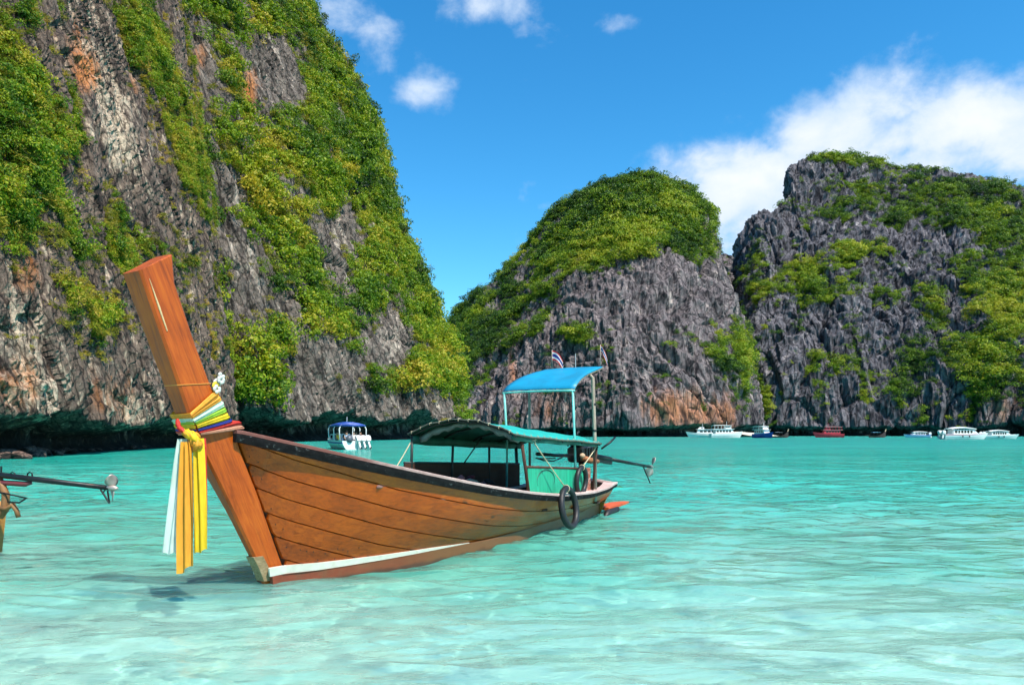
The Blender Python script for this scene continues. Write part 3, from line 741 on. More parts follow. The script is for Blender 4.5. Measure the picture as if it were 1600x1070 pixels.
def section(t_, n=30):
    """outer skin from under the rail down to the bottom board: points (p, z)"""
    gw, gz = float(smooth_tab(GT, GW, t_)) if t_ > -.2 else gun(t_)[0], float(smooth_tab(GT, GZ, t_)) if t_ > -.2 else gun(t_)[1]
    gz -= .03
    if t_ < .16: bw, bz = .105 + .01 * (t_ + .46), STEM_Z(t_)
    else: bw, bz = float(np.interp(t_, CT, CW)), float(np.interp(t_, CT, CZ))
    bz = min(bz, gz - .002)
    bul = .05 * min(1, max(0, (t_ + .3) / 2.5))
    f_ = np.linspace(0, 1, n)
    nx, nz_ = (gz - bz), (gw - bw); ln = math.hypot(nx, nz_) + 1e-6
    pp = gw + (bw - gw) * f_ + bul * 4 * f_ * (1 - f_) * nx / ln
    zz = gz + (bz - gz) * f_ - bul * 4 * f_ * (1 - f_) * nz_ / ln
    return np.stack([pp, zz], 1)
SEC = [section(float(q)) for q in ST]
def at_girth(i, g):
    sc_ = SEC[i]; dl = np.concatenate([[0], np.cumsum(np.hypot(*np.diff(sc_, axis=0).T))])
    return float(np.interp(g, dl, sc_[:, 0])), float(np.interp(g, dl, sc_[:, 1]))
GL = [float(np.hypot(*np.diff(sc_, axis=0).T).sum()) for sc_ in SEC]
def seam(k, t_):
    if k == 0: return 0.0
    s1 = float(np.interp(t_, [-.46, 0, 1.2, 3, 8], [.05, .13, .22, .25, .23])); w_ = float(np.interp(t_, [-.46, 1.2, 4, 8], [.205, .225, .26, .22]))
    return s1 + (k - 1) * w_
for side in (1, -1):
    for k in range(10):
        mb = MB(); rings = []
        for i, t_ in enumerate(ST):
            a_, b_ = seam(k, t_) + .003, min(seam(k + 1, t_) - .003, GL[i])
            if b_ - a_ < .008:
                if len(rings) > 1: break
                rings = []; continue
            ring = []
            for g_, dp in ((a_ + .004, 0), (a_ + .002, .0)): pass
            for g_, inn in ((a_, .012), (a_ + .004, 0), ((a_ * 2 + b_) / 3, 0), ((a_ + 2 * b_) / 3, 0), (b_ - .004, 0), (b_, .012), (b_, .03), ((a_ + b_) / 2, .032), (a_, .03)):
                p_, z_ = at_girth(i, g_); ring.append(L(t_, side * (p_ - inn), z_ + .0 * inn))
            if side < 0: ring = ring[::-1]
            rings.append(ring)
        if len(rings) > 2:
            mb.loft(rings, True, True); mb.build('hull_plank', PLANK, boat, False)
# dark skin behind the planks closes the seams; bottom board and its painted stripe
mb = MB()
mb.loft([[L(t_, s_ * (float(sc_[j, 0]) - .045), float(sc_[j, 1])) for s_, j in [(1, j) for j in range(0, 30, 3)] + [(1, 29)] + [(-1, 29)] + [(-1, j) for j in range(27, -1, -3)]] for t_, sc_ in zip(ST, SEC)], False)
mb.build('inner_skin', DARKW, boat, True)
def low_w(t_): return float(np.interp(t_, CT, CW))
lt = np.linspace(-.02, 7.9, 60)
for side in (1, -1):
    mb = MB(); rings = []
    for t_ in lt:
        wv = low_w(max(t_, .16)) * 1.0 if t_ >= .16 else .10
        zt = float(np.interp(t_, [-.02, .16, 2.35, 3.2, 7.95], [.135, .135, .165, .165, .24]))
        r_ = [L(t_ - .03, side * (wv + .022), zt), L(t_, side * (wv + .024), zt - .01), L(t_ + .02, side * (wv + .012), -.10), L(t_ + .1, side * wv * .6, -.34), L(t_ + .1, side * wv * .55, -.34), L(t_, side * (wv - .03), zt)]
        rings.append(r_ if side > 0 else r_[::-1])
    mb.loft(rings, True, True); mb.build('bottom_board', REDF, boat)
    mb = MB(); rings = []
    for t_ in np.linspace(-.045, 2.75, 40):
        wv = low_w(max(t_, .16)) if t_ >= .16 else .105
        z0 = float(np.interp(t_, [-.02, .16, 2.35, 3.2], [.135, .135, .165, .165])) + .002
        z1 = z0 + float(np.interp(t_, [0, .16, 2.0, 2.75], [.088, .085, .035, .004]))
        r_ = [L(t_ - .03, side * (wv + .016), z1), L(t_ - .02, side * (wv + .021), z1 - .002), L(t_ - .01, side * (wv + .021), z0), L(t_, side * (wv - .01), z0), L(t_, side * (wv - .01), z1)]
        rings.append(r_ if side > 0 else r_[::-1])
    mb.loft(rings, True, True); mb.build('painted_stripe', WHITE_ST, boat)
# flat bottom and inside floor
mb = MB(); mb.loft([[L(t_ + .1, s_ * (low_w(max(t_, .16)) * .62), -.33) for s_ in (1, -1)] for t_ in lt], False); mb.build('bottom', RED, boat)
# the floor boards inside
fz = .30
for q in range(-2, 3):
    mb = MB()
    tt = np.linspace(1.2, 7.4, 20); rings = []
    for t_ in tt:
        wv = float(np.interp(t_, CT, CW)) * .9; p0, p1 = wv * (q - .48) / 2.5, wv * (q + .48) / 2.5
        rings.append([L(t_, p0, fz), L(t_, p1, fz), L(t_, p1, fz - .03), L(t_, p0, fz - .03)])
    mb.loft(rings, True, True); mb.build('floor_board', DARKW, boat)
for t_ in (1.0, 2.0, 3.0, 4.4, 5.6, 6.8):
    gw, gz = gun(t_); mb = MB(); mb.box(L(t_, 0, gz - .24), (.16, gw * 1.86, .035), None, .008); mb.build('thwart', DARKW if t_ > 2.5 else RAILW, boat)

# rails: weathered cap on top and tarred rubbing strip outside
rt = np.concatenate([np.linspace(-.50, 1, 26)[:-1], np.linspace(1, 7.95, 60)])
def gpt(t_):
    if t_ < -.2: return gun(max(t_, -.46))
    return float(smooth_tab(GT, GW, t_)), float(smooth_tab(GT, GZ, t_))
for side in (1, -1):
    far_up = 0 if side > 0 else 1
    rings, rings2 = [], []
    for t_ in rt:
        gw, gz = gpt(t_); gz += far_up * .12 * float(sstep(5.5, 7.9, t_))
        w_in = float(np.interp(t_, [-.5, .2, 3, 7, 7.95], [.07, .09, .10, .12, .22]))
        r_ = [L(t_, side * (gw + .052), gz + .004), L(t_, side * (gw + .046), gz + .012), L(t_, side * (gw - w_in + .006), gz + .016), L(t_, side * (gw - w_in), gz + .008), L(t_, side * (gw - w_in), gz - .022), L(t_, side * (gw + .052), gz - .022)]
        rings.append(r_ if side > 0 else r_[::-1])
        hgt = float(np.interp(t_, [-.5, .5, 3, 7.95], [.105, .115, .11, .085]))
        r_ = [L(t_, side * (gw + .044), gz - .024), L(t_, side * (gw + .050), gz - .034), L(t_, side * (gw + .044), gz - hgt * .6), L(t_, side * (gw + .028), gz - hgt), L(t_, side * (gw - .01), gz - hgt), L(t_, side * (gw - .01), gz - .024)]
        rings2.append(r_ if side > 0 else r_[::-1])
    mb = MB(); mb.loft(rings, True, True); mb.build('gunwale', RAILW, boat)
    mb = MB(); mb.loft(rings2, True, True); mb.build('rub_rail', BITUMEN, boat)
# bow deck boards between the rails
for j in range(4):
    t0, t1 = -.40 + j * .17, -.40 + (j + 1) * .17 - .006
    (w0, z0), (w1, z1) = gpt(t0), gpt(t1); mb = MB()
    mb.loft([[L(t0, w0 - .03, z0 - .004), L(t0, -w0 + .03, z0 - .004), L(t0, -w0 + .03, z0 - .03), L(t0, w0 - .03, z0 - .03)], [L(t1, w1 - .03, z1 - .004), L(t1, -w1 + .03, z1 - .004), L(t1, -w1 + .03, z1 - .03), L(t1, w1 - .03, z1 - .03)]], True, True)
    mb.build('deck_board', RED, boat)
# transom boards
for j in range(4):
    mb = MB(); rows = []
    for f_ in (j / 4 + .006, (j + 1) / 4 - .006):
        zz = .64 + (-.10 - .64) * f_; ww = .42 + (.13 - .42) * f_; tt_ = 7.96 - .12 * f_
        rows.append([L(tt_ + .05 * (1 - (q / 4 - 1) ** 2), ww * (1 - q / 4), zz) for q in range(9)] + [L(tt_ - .04, -ww, zz), L(tt_ - .04, ww, zz)])
    mb.loft(rows, True, True); mb.build('transom_board', PLANK2, boat)
mb = MB(); mb.loft([[L(7.90 + .12 * (1 - (q / 6 - 1) ** 2) + dt_, .47 * (1 - q / 6), .70 - .045 * (1 - q / 6) + dz_) for dt_, dz_ in ((0, 0), (.05, -.02), (.05, -.09), (-.10, -.09), (-.16, -.03), (-.14, .0))] for q in range(13)], True, True)
mb.build('stern_rail', RAILW, boat)

# stem timber and tall prow: leading edge / trailing edge against height
SZ = [-.35, .0, .215, .35, .79, .945, 1.43, 1.60, 1.78, 2.0, 2.4, 2.8, 2.99]
SF = [.10, -.02, -.11, -.19, -.43, -.52, -.81, -.90, -.97, -1.06, -1.22, -1.38, -1.455]
SA = [.40, .24, .165, .10, -.10, -.165, -.40, -.47, -.60, -.72, -.90, -1.06, -1.14]
SH = [.05, .06, .075, .08, .10, .105, .118, .122, .124, .125, .130, .135, .138]    # half thickness, trailing side
SN = [.03, .04, .045, .05, .06, .07, .095, .105, .112, .118, .126, .132, .136]      # half thickness, leading edge
def stem_ring(z_):
    f_, a_, h_, n_ = (float(np.interp(z_, SZ, q)) for q in (SF, SA, SH, SN))
    c_ = .022
    zt = lambda t_: z_ + (0 if z_ < 2.98 else .0)
    return [L(f_, n_ - c_, z_), L(f_ + c_, n_, z_), L(a_ - c_, h_, z_), L(a_, h_ - c_, z_), L(a_, -h_ + c_, z_), L(a_ - c_, -h_, z_), L(f_ + c_, -n_, z_), L(f_, -n_ + c_, z_)]
mb = MB()
zs = list(np.linspace(-.35, 2.93, 40)); rings = [stem_ring(z_) for z_ in zs]
# slanted saw cut: the top rises aft
top = stem_ring(2.985); f0 = top[0].x; a0 = top[3].x
rings.append([Vector((q.x, q.y, 2.985 + .20 * (q.x - f0) / (a0 - f0))) for q in top])
rings.append([Vector((q.x + .012 * (1 if q.x < (f0 + a0) / 2 else -1), q.y * .9, q.z + .006)) for q in rings[-1]])
mb.loft(rings, True, True)
prow = mb.build('prow_post', POST, boat)
# cracks and a filler streak in the post
for pts_ in ([(2.93, .40), (2.70, .36), (2.5, .37)],):
    mb = MB(); pa = []
    for z_, f_ in pts_:
        fr0, ar0, h_ = (float(np.interp(z_, SZ, q)) for q in (SF, SA, SH)); pa.append(L(fr0 + .06 + .01 * f_, h_ + .0005, z_))
    mb.tube(pa, [.002, .010, .006], 6); mb.build('filler_streak', mat('pale_filler', (.72, .52, .26), .7), prow)
# bleached foot plate on the leading edge
mb = MB(); mb.loft([[L(float(np.interp(z_, SZ, SF)) - .016, s_ * .058, z_) for s_ in (1, -1)] + [L(float(np.interp(z_, SZ, SF)) + .085, -.070, z_ ), L(float(np.interp(z_, SZ, SF)) + .085, .082, z_)] for z_ in (.085, .17, .26, .35)], True, True)
mb.build('foot_plate', WORN, boat)
# thin cord round the post
mb = MB(); q = stem_ring(2.03); mb.tube([Vector((v_.x, v_.y * 1.03, v_.z + .10 * (v_.x - q[0].x))) for v_ in q + q[:1]], .004, 5); mb.build('cord', mat('orange_cord', (.75, .30, .05), .7), prow)

# nails along the plank ends
nl = random.Random(5)
for i in range(4, 44, 2):
    for k in range(8):
        a_, b_ = seam(k, ST[i]), min(seam(k + 1, ST[i]), GL[i])
        if b_ - a_ > .08 and GL[i] - b_ < .13 and nl.random() < .8:
            p_, z_ = at_girth(i, (a_ + b_) / 2 + nl.uniform(-.06, .06)); mb = MB(); mb.ellipsoid(L(ST[i], p_ + .001, z_), (.008, .004, .008), 6, 4); mb.build('nail_head', METALD, boat)

# awning frame, tarpaulin, panels
def pole(name, a_, b_, r_, m_, parent=boat, n=8):
    mb = MB(); a_, b_ = Vector(a_), Vector(b_); mid = (a_ + b_) / 2 + Vector((.006, .004, 0)); mb.tube([a_, mid, b_], r_, n); return mb.build(name, m_, parent, True)
A0, A1 = 3.42, 6.55
def roof(t_, s_, lift=0.0):
    """s_ from -1 (far eave) to 1 (near eave)"""
    f_ = (t_ - A0) / (A1 - A0); hw = .93 - .13 * f_
    ridge, eave = 1.79 - .22 * f_, 1.58 - .175 * f_
    z_ = eave + (ridge - eave) * (1 - abs(s_) ** 2.0) + lift
    z_ -= .022 * math.sin(f_ * math.pi * 3) ** 2 * (1 - abs(s_) * .5) + .008 * math.sin(13 * s_ + 5 * f_)
    return L(t_, s_ * hw, z_)
mb = MB(); nT, nS = 26, 17
top_ = [[roof(A0 + (A1 - A0) * i / nT, -1 + 2 * j / nS) for j in range(nS + 1)] for i in range(nT + 1)]
mb.loft(top_, False, False)
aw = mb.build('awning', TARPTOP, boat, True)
mb = MB(); mb.loft([[p_ - Vector((0, 0, .012)) for p_ in r_] for r_ in top_], False, False); mb.build('awning_underside', TARP, aw, True)  # copy of the sheet just below it; underside shade put into its colour
# hems: rolled edge all round, with grommets and lashing rope
HEM = mat('grubby_hem', (.10, .11, .085), .8, var=.5, scale=14)
hem = [roof(A0, -1 + 2 * j / 20) for j in range(21)]
mb = MB(); mb.tube(hem, .012, 6); mb.build('hem', HEM, aw, True)
for s_ in (1, -1):
    mb = MB(); mb.tube([roof(A0 + (A1 - A0) * i / 20, s_) for i in range(21)], .016, 6); mb.build('hem', HEM, aw, True)
for i in range(15):
    mb = MB(); p_ = roof(A0 + (A1 - A0) * (i + .5) / 15, .97, .006); mb.tube([p_ + Vector((0, 0, .02)), p_ + Vector((.012, -.02, .0)), p_ + Vector((.02, .0, -.03))], .005, 5); mb.build('lashing', ROPE, aw)
for i in range(11):
    mb = MB(); p_ = roof(A0, -.92 + 1.84 * i / 10); mb.tube([p_ + Vector((-.012, 0, -.02)), p_ + Vector((-.018, 0, .012)), p_ + Vector((.03, .0, .016))], .0055, 5); mb.build('lashing', ROPE, aw)
# valances: rolled side curtains under the eaves, swags behind the front arch
for s_ in (1, -1):
    mb = MB(); rows = []
    for i in range(31):
        t_ = A0 + .03 + (A1 - A0 - .06) * i / 30; p_ = roof(t_, s_ * .985); dr = (.15 if s_ < 0 else .085) * (1 - .25 * i / 30)
        wv = .02 * math.sin(i * 1.1)
        rows.append([p_ + Vector((0, 0, -.01)), p_ + Vector((0, s_ * (.02 + wv), -dr * .6)), p_ + Vector((0, s_ * wv, -dr)), p_ + Vector((0, s_ * .05, -dr * .95)), p_ + Vector((0, s_ * .06, -dr * .4)), p_ + Vector((0, s_ * .03, -.01))])
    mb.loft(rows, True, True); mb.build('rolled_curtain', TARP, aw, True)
CURT = mat('grey_green_curtain', (.30, .40, .36), .55, var=.5, scale=7, bump=.01, transl=.2)
for s_ in (1, -1):
    mb = MB(); rows = []
    for i in range(15):
        f_ = i / 14; sp_ = s_ * (.04 + .90 * f_); p_ = roof(A0 + .22, sp_); dr = .05 + .07 * f_ + .02 * math.sin(i * 1.7)
        rows.append([p_ + Vector((0, 0, -.015)), p_ + Vector((-.05, 0, -.03 - dr * .4)), p_ + Vector((-.02, 0, -.03 - dr)), p_ + Vector((.06, 0, -.03 - dr * .7)), p_ + Vector((.06, 0, -.015))])
    mb.loft(rows, True, True); mb.build('front_curtain', CURT, aw, True)
# far side poles, near side poles, rafters
def far_g(t_): gw, gz = gpt(t_); return gw - .05, gz
for t_ in (3.46, 4.45, 5.45, 6.28):
    gw, gz = far_g(t_); rp = roof(t_, -.95, -.02)
    mb = MB(); mb.tube([L(t_, -gw, gz - .1), rp], .021 if t_ < 6 else .03, 8); mb.build('awning_pole', POLED, boat, True)
mb = MB(); mb.tube([L(4.75, -gpt(4.75)[0] + .06, 1.08), roof(5.05, -.8, -.03)], .012, 6); mb.build('brace', POLED, boat, True)
gw, gz = gpt(3.86); mb = MB(); mb.tube([L(3.9, gw - .06, gz - .12), roof(3.72, .93, -.02)], .024, 8); mb.build('awning_pole', DARKW, boat, True)
gw, gz = gpt(6.45); mb = MB(); mb.tube([L(6.42, gw - .06, gz - .12), roof(6.5, .93, -.02)], .022, 8); mb.build('awning_pole', DARKW, boat, True)
for i in range(5):
    t_ = A0 + .05 + (A1 - A0 - .1) * i / 4; mb = MB(); mb.tube([roof(t_, -1 + 2 * j / 12, -.028) for j in range(13)], .014, 6); mb.build('rafter', POLED, boat, True)
# far side screen with a rail, pile of cloths inside
mb = MB(); rows = []
for i in range(13):
    t_ = 3.3 + 3.0 * i / 12; gw, gz = far_g(t_); zt = 1.15 - .04 * (t_ - 3.2)
    rows.append([L(t_, -gw - .01, gz - .25), L(t_, -gw - .01, zt), L(t_, -gw + .015, zt), L(t_, -gw + .015, gz - .25)])
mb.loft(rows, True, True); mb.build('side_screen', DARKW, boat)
mb = MB(); mb.tube([L(3.3 + 3.0 * i / 6, -far_g(3.3 + .5 * i)[0], 1.16 - .04 * (.1 + .5 * i)) for i in range(7)], .02, 8); mb.build('screen_rail', POLED, boat, True)
# near side green panel with a dark ring, its frame rail and the plank beside the pole
mb = MB(); rows = []
for i in range(13):
    t_ = 3.98 + 2.25 * i / 12; gw, gz = gpt(t_); zt = 1.10 - .055 * (t_ - 3.98)
    rows.append([L(t_, gw - .12, gz - .06), L(t_, gw - .135, zt), L(t_, gw - .155, zt), L(t_, gw - .14, gz - .06)])
mb.loft(rows, True, True); panel = mb.build('side_panel', GPAINT, boat)
mb = MB(); mb.tube([L(3.9 + 2.5 * i / 10, gpt(3.9 + .25 * i)[0] - .14, 1.115 - .055 * (.25 * i)) for i in range(11)], .018, 7); mb.build('panel_rail', DARKW, boat, True)
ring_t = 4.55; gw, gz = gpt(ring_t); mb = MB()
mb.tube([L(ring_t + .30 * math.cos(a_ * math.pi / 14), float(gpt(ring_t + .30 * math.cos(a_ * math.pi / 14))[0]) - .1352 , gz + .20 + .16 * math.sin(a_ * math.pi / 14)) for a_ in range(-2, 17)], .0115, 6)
mb.build('panel_ring', mat('dark_green_ring', (.008, .09, .06), .6), panel)  # part of a ring in darker green, laid on the panel
gw, gz = gpt(6.33); mb = MB(); mb.box(L(6.33, gw - .11, gz + .18), (.16, .03, .44), None, .006); mb.build('end_board', mat('peeling_red_board', (.34, .10, .06), .8, dirt=(.62, .50, .45), dirt_amt=.55, dirt_scale=14), boat)
# tall pole at the stern quarter and the blue canopy
gw, gz = gpt(6.62); mb = MB(); mb.tube([L(6.62, gw - .06, gz - .2), L(6.58, gw - .05, 1.5), L(6.52, gw - .06, 2.56), L(6.50, gw - .12, 2.62)], [.034, .032, .030, .028], 9); mb.build('canopy_pole', POLEW, boat, True)
mb = MB(); mb.tube([L(6.575, gw - .05, 1.62), L(6.574, gw - .05, 1.66)], .036, 9); mb.build('pole_lashing', RUBBER, boat, True); mb = MB(); mb.tube([L(6.553, gw - .052, 2.08), L(6.552, gw - .052, 2.12)], .035, 9); mb.build('pole_lashing', RUBBER, boat, True)
def canopy(s_, f_, lift=0):
    hw = .70 - .10 * f_; t_ = 5.72 + 1.35 * f_
    z_ = 2.33 + .47 * (.20 * (1 - math.exp(-f_ * 9)) + .80 * f_) + .012 * (1 - s_ * s_) - .022 * math.sin(f_ * 3.14) * math.cos(3.5 * s_) + .010 * math.sin(7 * s_ + 4 * f_) * f_ * (1 - f_) * 4
    return L(t_, s_ * hw, z_ + lift)
mb = MB(); mb.loft([[canopy(-1 + 2 * j / 14, i / 12) for j in range(15)] for i in range(13)] , False); cn = mb.build('canopy', BLUET, boat, True)
sol = cn.modifiers.new('cloth_thickness', 'SOLIDIFY'); sol.thickness = .008
mb = MB(); mb.tube([canopy(-1 + 2 * j / 8, 0, -.035) for j in range(9)], .018, 7); mb.build('canopy_bar', POLET, boat, True)
mb = MB(); mb.tube([canopy(-1 + 2 * j / 8, 1, -.03) for j in range(9)], .016, 7); mb.build('canopy_bar', POLEW, boat, True)
for s_ in (1, -1):
    mb = MB(); mb.tube([canopy(s_ * .97, i / 8, -.03) for i in range(9)], .014, 6); mb.build('canopy_rib', POLEW, boat, True)
    mb = MB(); mb.tube([canopy(s_ * .95, 0, -.03), L(5.80, s_ * .66, 1.45), L(5.82, s_ * .68, gpt(5.82)[1] - .1)], .020, 8); mb.build('canopy_pole', POLET, boat, True)
mb = MB(); mb.tube([canopy(-.92, .55, -.04), L(6.5, -.60, gpt(6.5)[1])], .024, 8); mb.build('canopy_pole', POLEW, boat, True)

# engine with its tiller, long shaft and propeller
eng = MB(); eng.box(L(7.30, .05, 1.20), (.52, .36, .30), None, .04); eng.box(L(7.22, .05, 1.40), (.36, .26, .12), None, .03)
for j in range(4): eng.box(L(7.12 + .11 * j, .245, 1.22), (.04, .03, .22), None, .008)
engine = eng.build('engine', METALD, boat)
mb = MB(); mb.lathe([(.03, 0), (.11, .01), (.125, .05), (.12, .13), (.07, .17), (.03, .18)], L(7.34, .21, 1.26), 'Y', 16); mb.build('flywheel', METALG, engine, True)
mb = MB(); mb.tube([L(7.0, .20, 1.14), L(7.1, .30, 1.10), L(7.3, .31, 1.08), L(7.5, .30, 1.06)], [.055, .06, .05, .04], 10); mb.build('exhaust', RUST, engine, True)
mb = MB(); mb.ellipsoid(L(7.0, .22, 1.18), (.075, .05, .05), 10, 8); mb.build('air_filter', mat('tan_filter', (.55, .38, .24), .7), engine, True)
mb = MB(); mb.tube([L(7.05, -.1, 1.35), L(7.05, -.12, 1.62)], .018, 6); mb.build('fuel_pipe', METALD, engine, True); mb = MB(); mb.tube([L(7.4, -.1, 1.35), L(7.42, -.1, 1.58), L(7.47, -.08, 1.63)], .026, 8); mb.build('exhaust_pipe', METALD, engine, True)
mb = MB(); mb.tube([L(7.62, .32, 1.30), L(7.80, .42, 1.42), L(7.95, .46, 1.52)], [.018, .022, .016], 7); mb.build('lifting_handle', METALD, engine, True)
mb = MB(); mb.tube([L(7.05, .05, 1.18), L(6.4, .0, 1.20), L(5.80, -.06, 1.24)], [.035, .028, .030], 8); mb.build('tiller', METALD, engine, True)
mb = MB(); mb.tube([L(6.5, .06, 1.16), L(6.1, .10, 1.11), L(5.85, .04, 1.13), L(5.80, -.08, 1.17), L(6.0, -.12, 1.15), L(6.4, -.02, 1.15)], .012, 6); mb.build('tiller_loop', RUBBER, engine, True)
mb = MB(); mb.tube([L(7.3, .05, 1.08), L(7.3, .05, .62)], .05, 10); mb.tube([L(7.1, .2, .65), L(7.3, .05, 1.0), L(7.5, -.1, .65)], .02, 6); mb.build('engine_pivot', METALD, boat, True)
SH0, SH1 = L(7.5, .16, 1.17), L(9.86, .44, .87)
mb = MB(); mb.tube([SH0, SH0.lerp(SH1, .30)], [.055, .05], 10); mb.tube([SH0.lerp(SH1, .28), SH1], [.036, .030], 10); shaft = mb.build('propeller_shaft', METALD, boat, True)
mb = MB(); s0 = SH0.lerp(SH1, .05); s1 = SH0.lerp(SH1, .32); mb.box((s0 + s1) / 2 - Vector((0, 0, .07)), (.62, .05, .07), (SH1 - SH0).to_track_quat('X', 'Z').to_euler(), .01); mb.build('shaft_bracket', METALD, shaft)
def propeller(parent, c, axis, r_, twist=.6, m_=BLADE, spin=0.0):
    root = MB(); q = axis.to_track_quat('X', 'Z').to_matrix() @ Matrix.Rotation(spin, 3, 'X')
    root.lathe([(.012, -.07), (.032, -.05), (.034, .04), (.02, .07), (.004, .085)], c, 'X', 12, q); hub = root.build('propeller_hub', m_, parent, True)
    for s_ in (1, -1):
        mb = MB(); rows = []
        for i in range(9):
            f_ = i / 8; wd = r_ * .50 * math.sin(math.pi * (.12 + .83 * f_)) ** .75; rad = .02 + r_ * f_
            an = twist * (1.2 - .7 * f_)
            rows.append([c + q @ Vector((g_ * wd * math.sin(an) + h_ * .006 * math.cos(an), s_ * 1.0 * g_ * wd * math.cos(an), s_ * rad)) for g_, h_ in ((-1, 0), (-.5, 1), (0, 1.4), (.5, 1), (1, 0), (.5, -1), (0, -1.4), (-.5, -1))])
        mb.loft(rows, True, True); mb.build('propeller_blade', m_, parent, True)
propeller(shaft, SH1 + Vector((.06, 0, -.0)), (SH1 - SH0).normalized(), .20, .9, BLADE, .35)
mb = MB(); mb.tube([SH0.lerp(SH1, .86), SH1 + Vector((-.05, 0, -.30)), SH1 + Vector((.0, 0, -.35))], [.014, .013, .012], 6); mb.build('skeg', METALD, shaft)
# orange stern step and the fender float under it
ORN = mat('orange_step_paint', (.62, .10, .02), .5, var=.3, scale=5, dirt=(.25, .05, .02), dirt_amt=.3)
mb = MB(); mb.loft([[L(7.90, .34, .16), L(7.90, .02, .17), L(7.90, .02, .12), L(7.90, .34, .11)], [L(8.55, .42, .205), L(8.55, .10, .205), L(8.55, .10, .17), L(8.55, .42, .17)], [L(8.78, .40, .215), L(8.78, .28, .215), L(8.78, .28, .185), L(8.78, .40, .185)]], True, True)
mb.build('stern_step', ORN, boat)
mb = MB(); mb.tube([L(7.65, .36, -.02), L(7.85, .34, .06), L(8.25, .36, .10), L(8.35, .35, .11)], [.03, .07, .065, .03], 10); mb.build('step_bracket', RUBBER, boat, True)
# guy ropes
def rope(a_, b_, sag=.02, r_=.008):
    mb = MB(); a_, b_ = Vector(a_), Vector(b_); mb.tube([a_.lerp(b_, i / 8) - Vector((0, 0, sag * 4 * (i / 8) * (1 - i / 8))) for i in range(9)], r_, 5); return mb.build('rope', ROPE, boat, True)
rope(roof(A0 + .1, -.98, -.05), L(2.9, -gpt(2.9)[0] + .05, gpt(2.9)[1]))
mb = MB(); cpt = roof(4.05, .95, -.05)
for k in range(5): mb.tube([cpt + Vector((nl.uniform(-.05, .05), nl.uniform(-.03, .03), nl.uniform(-.05, .05))) for _ in range(6)], .008, 5)
mb.build('rope_knot', ROPE, boat, True)

# ------------------------------------------------------------------ tyres hung as fenders
def tyre(name_loc, label, R_, r_, tilt, rz=0.0, rx=0.0, hang=None):
    th_ = boat_thing('tyre_fender', label, 'tyre', name_loc, 'tyre fenders on the boat')
    M = Euler((rx, tilt, rz)).to_matrix(); mb = MB(); rings = []
    for i in range(40):
        a_ = 2 * math.pi * i / 40; ring = []
        for j in range(12):
            b_ = 2 * math.pi * j / 12; q_ = r_ * (1 + (.06 if (i % 2) and abs(b_) < 1.2 or b_ > 5 and i % 2 else 0)); rad = R_ + q_ * math.cos(b_)
            ring.append(M @ Vector((rad * math.cos(a_), q_ * 1.05 * math.sin(b_), rad * math.sin(a_))))
        rings.append(ring)
    rings.append(rings[0]); mb.loft(rings, True); mb.build('tyre_casing', RUBBER, th_, True)
    if hang is not None:
        mb = MB(); a_ = M @ Vector((0, 0, R_)); hp = hang - name_loc; mb.tube([a_.lerp(hp, i / 6) - Vector((0, 0, .04 * i / 6 * (1 - i / 6))) for i in range(7)], .009, 5)
        mb.tube([a_ + M @ Vector((0, r_ * 1.2 * math.cos(q_ * .7), r_ * 1.2 * math.sin(q_ * .7))) for q_ in range(10)], .007, 5); mb.build('hanging_rope', ROPE, th_, True)
    return th_
gw, gz = gpt(4.92)
tyre(L(4.90, gw + .10, gz - .19), 'black tyre fender hung by a rope outside the hull near the stern', .290, .047, 0, .10, -.16, roof(4.05, .95, -.06))
gw, gz = gpt(5.85)
tyre(L(5.85, gw - .06, gz + .20), 'smaller black tyre fender standing inboard against the green side panel', .215, .040, 0, .1, .05, roof(6.45, .95, -.06))

